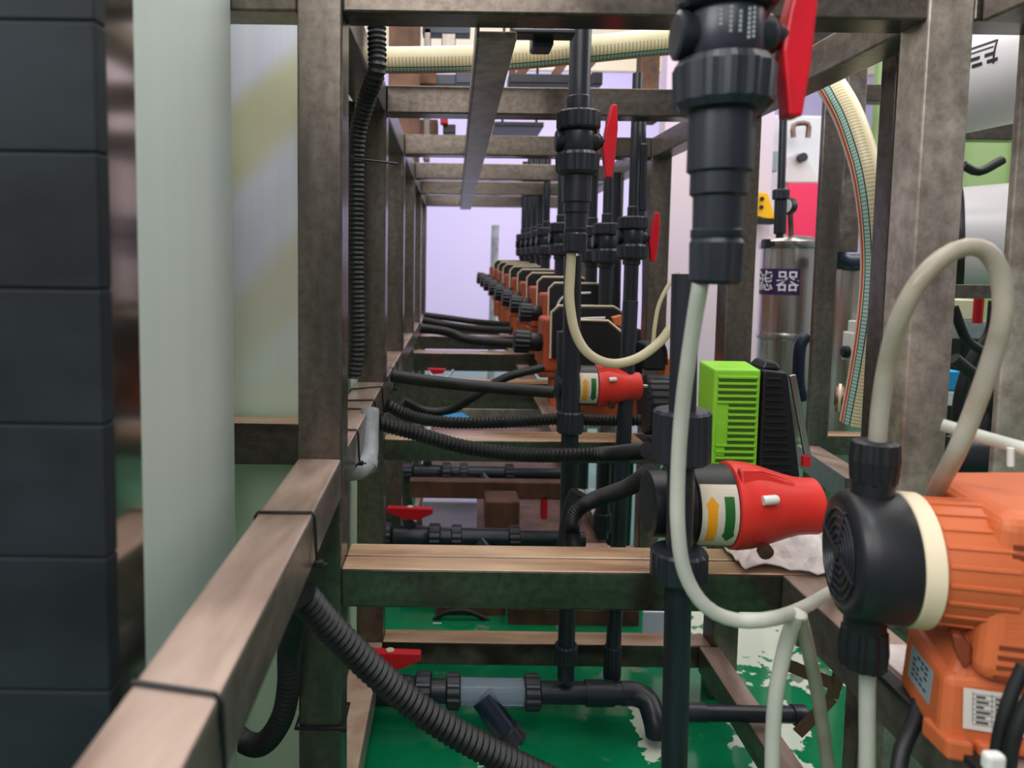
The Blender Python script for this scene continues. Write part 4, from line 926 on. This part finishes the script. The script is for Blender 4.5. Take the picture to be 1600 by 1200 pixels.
# machine and coloured sheets far behind
t = thing('white_machine', 'pale grey-white machine with brass fittings seen far behind the red lever', 'machine', P(1240, 360, 3.4))
b = new(); PB(b, 1188, 180, 1300, 690, 3.6, .3, .01); obj('cabinet', b, 'white_paint', t)
b = new(); prism(b, [P(1225, 285, 3.55), P(1232, 245, 3.55), P(1245, 236, 3.55), P(1260, 245, 3.55), P(1282, 285, 3.55)], (0, .05, 0), .004); obj('bracket', b, 'vessel_white', t)
b = new(); lathe(b, [(.022, 0), (.022, .03)], P(1251, 247, 3.54), (0, -1, 0), 20); obj('socket', b, 'black_plastic', t)
b = new(); tube(b, [P(1240, 215, 3.5), P(1240, 196, 3.5), P(1262, 194, 3.5), P(1262, 215, 3.5)], .012, 12, .02); obj('brass_pipe', b, 'copper_dark', t)
b = new(); PB(b, 1192, 235, 1216, 268, 3.5, .05, .006); obj('panel_box', b, 'label_silver', t)
b = new(); PB(b, 1222, 286, 1290, 692, 3.3, .02, .002); tag(obj('magenta_sheet', b, 'magenta_sheet'), 'bright magenta-red panel standing behind the labelled filter', 'panel')
t = thing('yellow_hoist', 'yellow painted machine part with dark round holes left of the thin black pipe', 'machine', P(1200, 350, 3.2))
b = new(); prism(b, [P(1185, 300, 3.2), P(1200, 302, 3.2), P(1212, 342, 3.2), P(1206, 344, 3.2), P(1185, 338, 3.2)], (0, .06, 0), .003); obj('arm', b, 'yellow_paint', t)
for q in ((1190, 311), (1189, 324)):
    b = new(); lathe(b, [(.010, 0), (.010, .006)], P(q[0], q[1], 3.19), (0, -1, 0), 14); obj('hole_ring', b, 'black_plastic', t)
b = new(); PB(b, 1184, 340, 1212, 350, 3.2, .06, .002); obj('foot', b, 'black_plastic', t)
# white vessels
def vessel(label, pc, qc, r, lab):
    t = thing('white_vessel', label, 'vessel', pc, 'white horizontal pressure vessels')
    b = new(); d = (qc-pc); L = d.length; lathe(b, [(r*.3, -.02), (r*.8, -.01), (r, .012), (r, L)], pc, d, 64); obj('shell', b, 'vessel_white', t)
    b = new(); lathe(b, [(r*1.01, .012), (r*1.02, .016), (r*1.02, .03), (r*1.01, .034)], pc, d, 64); obj('end_band', b, 'black_plastic', t)
    # printed mark: a slanted frame with unreadable text lines
    a = d.normalized(); up = V((0, -.55, .83)); up = (up-a*up.dot(a)).normalized()
    axp = lambda s, w: pc+a*s+(up*math.sin(w)+a.cross(up)*(-1 if a.cross(up).y > 0 else 1)*math.cos(w))*(r+.0008)
    b = new(); s0, w0 = lab
    W_, H_ = .085, .42
    for k in range(3):
        pts = [axp(s0+.006*k+W_*i/8*(.95), w0+H_*(.75-.3*k)) for i in range(9)]
        for i in range(0, 8):
            if k and i % 3 == 2: continue
            bar(b, pts[i], pts[i+1], .006 if k else .0025, .001, up=(pts[i]-pc-a*(pts[i]-pc).dot(a)))
    e = [axp(s0+W_, w0+H_*(1-.2*i)) for i in range(6)]
    for i in range(5): bar(b, e[i], e[i+1], .003, .001, up=(e[i]-pc-a*(e[i]-pc).dot(a)))
    e = [axp(s0+.012, w0+H_*(1-.2*i)) for i in range(3)]
    for i in range(2): bar(b, e[i], e[i+1], .003, .001, up=(e[i]-pc-a*(e[i]-pc).dot(a)))
    pts = [axp(s0+.012+(W_-.012)*i/8, w0+H_) for i in range(9)]
    for i in range(8): bar(b, pts[i], pts[i+1], .004, .001, up=(pts[i]-pc-a*(pts[i]-pc).dot(a)))
    obj('printed_mark', b, 'ink', t); return t
vessel('upper white horizontal vessel with a dark printed mark at the top right', P(1475, 140, 1.50), P(1700, 75, 1.22), .098, (.118, .02))
vessel('lower white horizontal vessel with a dark printed mark behind the milky arch', P(1470, 378, 1.42), P(1700, 366, 1.30), .105, (.112, .32))
t = thing('clutter_box', 'white-and-tan junction box with a red rod behind the milky arch', 'box', P(1520, 540, 1.7))
b = new(); PB(b, 1485, 468, 1525, 500, 1.7, .06, .003); obj('box_body', b, 'cream_plastic', t)
b = new(); PB(b, 1485, 500, 1540, 530, 1.7, .06, .003); obj('lower_box', b, 'grey_pvc', t)
b = new(); tube(b, [P(1530, 466, 1.55), P(1527, 505, 1.55)], .010, 14, straight=True); obj('rod', b, 'red_paint', t)
b = new(); PB(b, 1476, 612, 1496, 634, 1.6, .02, .002); tag(obj('white_card', b, 'white_paint'), 'small bright white card beside the rusty right post', 'card')
b = new(); PB(b, 1482, 580, 1500, 610, 1.6, .04, .003); tag(obj('blue_fitting', b, 'cyan_plastic'), 'small bluish fitting above the white card', 'fitting')
b = new(); PB(b, 1500, 520, 1560, 720, 1.75, .1, .01); tag(obj('dark_canister', b, 'black_plastic'), 'dark canister in shadow behind the milky arch', 'canister')
b = new(); lathe(b, [(.03, 0), (.034, .01), (.034, .14), (.03, .15)], P(1480, 715, 1.0), V((1, -.1, .0)), 28); tag(obj('dark_pipe', b, 'black_pvc'), 'thick dark pipe lying behind the top of the orange pump', 'pipe')
b = new(); PB(b, 1500, 708, 1545, 722, 1.2, .02, .001); tag(obj('white_strip', b, 'white_paint'), 'small white strip above the orange pump', 'strip')

# green sheets
def gsheet(x0, y0, x1, y1, Y, label):
    t = thing('green_sheet', label, 'panel', P((x0+x1)/2, y1, Y), 'translucent green sheets at the right')
    b = new(); PB(b, x0, y0, x1, y1, Y, .03, .01); obj('sheet', b, 'green_sheet', t)
    xm = P((x0*.45+x1*.55), (y0+y1)/2, Y).x; zt_ = P((x0+x1)/2, y0, Y).z; zb = P((x0+x1)/2, y1, Y).z
    if x1-x0 > 60:
        b = new(); box(b, (xm-.012, Y-.015, zb), (xm+.012, Y, zt_), .003); obj('batten', b, 'green_light', t)
gsheet(1495, -30, 1640, 805, 2.3, 'large green sheet with a pale batten behind the white vessels')
gsheet(1354, 60, 1399, 790, 2.4, 'narrow green sheet left of the dark right post')
f2b('upper_rail', 1300, 131, 1420, 158, 2.2, .05, 'steel_x')

# background above the frame
t = thing('rusty_column', 'brown rusty column seen through the top of the frame, left', 'column', P(628, 900, 2.3))
b = new(); PB(b, 607, -60, 655, 255, 2.3, .08, .003); obj('column_shaft', b, 'brown_rust', t)
b = new(); PB(b, 660, 38, 735, 52, 2.5, .06, .002); tag(obj('navy_beam', b, 'navy_pvc'), 'dark navy beam seen through the top left opening', 'beam')
b = new(); PB(b, 662, 44, 672, 250, 2.5, .06, .002); tag(obj('dark_upright', b, 'steel'), 'thin dark upright right of the rusty column', 'post')
b = new(); PB(b, 682, 116, 738, 132, 2.5, .06, .002); tag(obj('dark_bar', b, 'navy_pvc'), 'dark bar just above the second top beam', 'bar')
b = new(); PB(b, 1000, 78, 1030, 190, 2.4, .06, .002); tag(obj('brown_upright', b, 'brown_rust'), 'brown upright seen between the two near valves, above the second top beam', 'post')
t = thing('overhead_rack', 'dark slatted machine rack high behind the frame, above the second top beam', 'rack', P(860, 130, 2.6))
b = new(); PB(b, 795, 115, 905, 130, 2.6, .1, .004); obj('tray', b, 'black_plastic', t)
for k, (xa_, xb_) in enumerate(((806, 836), (862, 890), (898, 935))):
    b = new(); bar(b, P(xa_, 125, 2.62), P(xb_, 84, 2.62), .03, .03, bev=.003); obj('strut', b, 'brown_rust', t)
for k in (800, 900):
    q = P(k, 120, 2.65); b = new(); tube(b, [q, V((q.x, q.y, 3.3))], .012, 10, straight=True); obj('hanger', b, 'brown_rust', t)
b = new(); PB(b, 925, 112, 942, 132, 2.5, .05, .004); obj('end_box', b, 'black_plastic', t)
b = new(); PB(b, 832, 40, 866, 72, .95, .04, .004); tag(obj('black_bracket', b, 'navy_pvc'), 'black bracket hanging just behind the near top beam, left of the second valve pipe', 'bracket')
b = new(); PB(b, 800, 44, 900, 52, .93, .03, .002); tag(obj('black_pipe_run', b, 'black_pvc'), 'black horizontal pipe run tucked behind the near top beam', 'pipe')
t = thing('light_fixture', 'flat dark light fitting seen between the second and third top beams', 'lamp', P(820, 195, 3.4))
b = new(); PB(b, 772, 190, 850, 198, 3.4, .3, .004); obj('fixture_body', b, 'black_plastic', t)
for k in (785, 838):
    b = new(); tube(b, [P(k, 191, 3.5), V((P(k, 191, 3.5).x, P(k, 191, 3.5).y, 3.3))], .006, 8, straight=True); obj('hanger', b, 'black_plastic', t)
t = thing('hanging_dark_machine', 'dark machine with a red spot seen in the small opening under the second top beam', 'machine', P(705, 210, 2.7))
b = new(); PB(b, 652, 186, 684, 214, 2.7, .1, .004); obj('machine_body', b, 'brown_rust', t)
b = new(); PB(b, 688, 183, 700, 193, 2.65, .04, .003); obj('red_spot', b, 'red_paint', t)
b = new(); PB(b, 692, 194, 712, 208, 2.68, .04, .003); obj('dark_core', b, 'black_plastic', t)
b = new(); PB(b, 628, 180, 650, 214, 2.8, .1, .004); obj('dark_side', b, 'navy_pvc', t)

# far pipe before the lavender wall
vpipe(774, 352, 766, 628, 4.4, .024, 'grey vertical pipe standing before the lavender wall at the end of the rack', m='grey_pvc', name='grey_pipe')
b = new(); box(b, (P(1032, 400, 3.3).x, 3.3, 0), (P(1200, 400, 3.3).x, 3.4, 2.2)); tag(obj('pale_partition', b, 'partition_pink'), 'plain pale pinkish partition board behind the right posts', 'partition')

# things on the floor far below
b = new(); PB(b, 660, 784, 745, 826, 2.05, .2, .004); tag(obj('lavender_block', b, 'pale_lavender'), 'lavender-white block low behind the near shelf beam', 'carton')  # plain box in pale lavender
b = new(); PB(b, 758, 784, 812, 830, 1.87, .1, .004); tag(obj('brown_box', b, 'brown_rust'), 'brown box low behind the near shelf beam, right of the lavender-white block', 'box')
b = new(); PB(b, 846, 776, 856, 812, 2.0, .03, .003); tag(obj('red_bottle', b, 'red_paint'), 'small red object low behind the second vertical pipe', 'bottle')
b = new(); PB(b, 680, 944, 790, 992, 1.62, .08, .006); tag(obj('brown_carton', b, 'brown_rust'), 'dark brown carton lying behind the bottom rail', 'carton')
b = new(); PB(b, 795, 950, 1000, 990, 1.58, .05, .006); tag(obj('brown_board', b, 'brown_rust'), 'long brown board leaning behind the bottom rail', 'board')
t = thing('blue_rag', 'small bright blue cloth scrap seen between the crossing hoses', 'cloth', P(712, 650, 1.9))
b = new(); NX = 10; g = []
for i in range(NX+1):
    row = []
    for j in range(5):
        u = i/NX; q = P(686+50*u, 656-12*math.sin(u*PI)*(j/4)-2*math.sin(u*9), 1.9+.03*j/4); row.append(b.verts.new(q+V((0, 0, .004*random.random()))))
    g.append(row)
for i in range(NX):
    for j in range(4): b.faces.new((g[i][j], g[i+1][j], g[i+1][j+1], g[i][j+1]))
r_ = bmesh.ops.extrude_face_region(b, geom=b.faces[:]); bmesh.ops.translate(b, verts=[e for e in r_['geom'] if isinstance(e, bmesh.types.BMVert)], vec=(0, .003, -.004))
obj('cloth', b, 'cyan_plastic', t)
t = thing('far_red_lever', 'red lever with white edge seen under the third shelf beam', 'valve', P(685, 582, 2.1))
b = new(); prism(b, [P(668, 576, 2.1), P(697, 577, 2.1), P(692, 584, 2.1), P(676, 585, 2.1)], (0, .02, 0), .002); obj('lever', b, 'red_plastic', t)
b = new(); tube(b, [P(669, 580, 2.09), P(678, 591, 2.09), P(695, 593, 2.09), P(709, 578, 2.09)], .004, 8, .01); obj('white_edge', b, 'white_paint', t)
# dark cross tubing under the middle shelves
b = new(); PB(b, 640, 753, 880, 780, 2.0, .04, .003); tag(obj('dark_rail', b, 'brown_rust'), 'dark brown horizontal rail low behind the second post', 'rail')

t = thing('drip_tray', 'long dark brown drip tray lying on the floor under the far end of the rack', 'tray', (.2, 2.6, 0))
b = new(); box(b, (XL1+.01, 1.83, 0), (.455, 3.9, .03), .003); obj('tray_base', b, 'brown_rust', t)
for x in (XL1+.01, .44):
    b = new(); box(b, (x, 1.83, .03), (x+.015, 3.9, .07), .002); obj('side_wall', b, 'rusty_steel', t)

for k, (x0, y0, x1, y1, Y) in enumerate(((676, 974, 690, 986, 1.58), (696, 974, 704, 986, 1.585), (764, 976, 776, 986, 1.59))):
    b = new(); PB(b, x0, y0, x1, y1, Y, .004, .001); tag(obj('paper_scrap', b, 'white_paint'), ('small white paper scrap leftmost behind the bottom rail', 'narrow white paper scrap, middle one behind the bottom rail', 'small white paper scrap rightmost behind the bottom rail')[k], 'paper', 'paper scraps behind the bottom rail')
b = new(); PB(b, 1004, 956, 1046, 1012, 1.5, .006, .002); tag(obj('puddle_glint_sheet', b, 'pale_lavender'), 'lavender-white stand-in sheet for a puddle reflection behind the bottom rail beside the black pipe', 'sheet')  # pale upright sheet added in place of a reflection in a floor puddle
b = new(); PB(b, 690, 52, 712, 78, 2.5, .05, .003); tag(obj('grey_post', b, 'steel'), 'short grey post below the navy beam in the top left opening', 'post')
b = new(); PB(b, 712, 104, 738, 130, 2.45, .05, .003); tag(obj('teal_box', b, 'navy_pvc'), 'dark blue-green box left of the flat centre strip', 'box')
b = new(); PB(b, 648, 112, 682, 131, 2.45, .05, .003); tag(obj('dark_joint', b, 'brown_rust'), 'dark brown joint plate right of the rusty column above the second beam', 'plate')
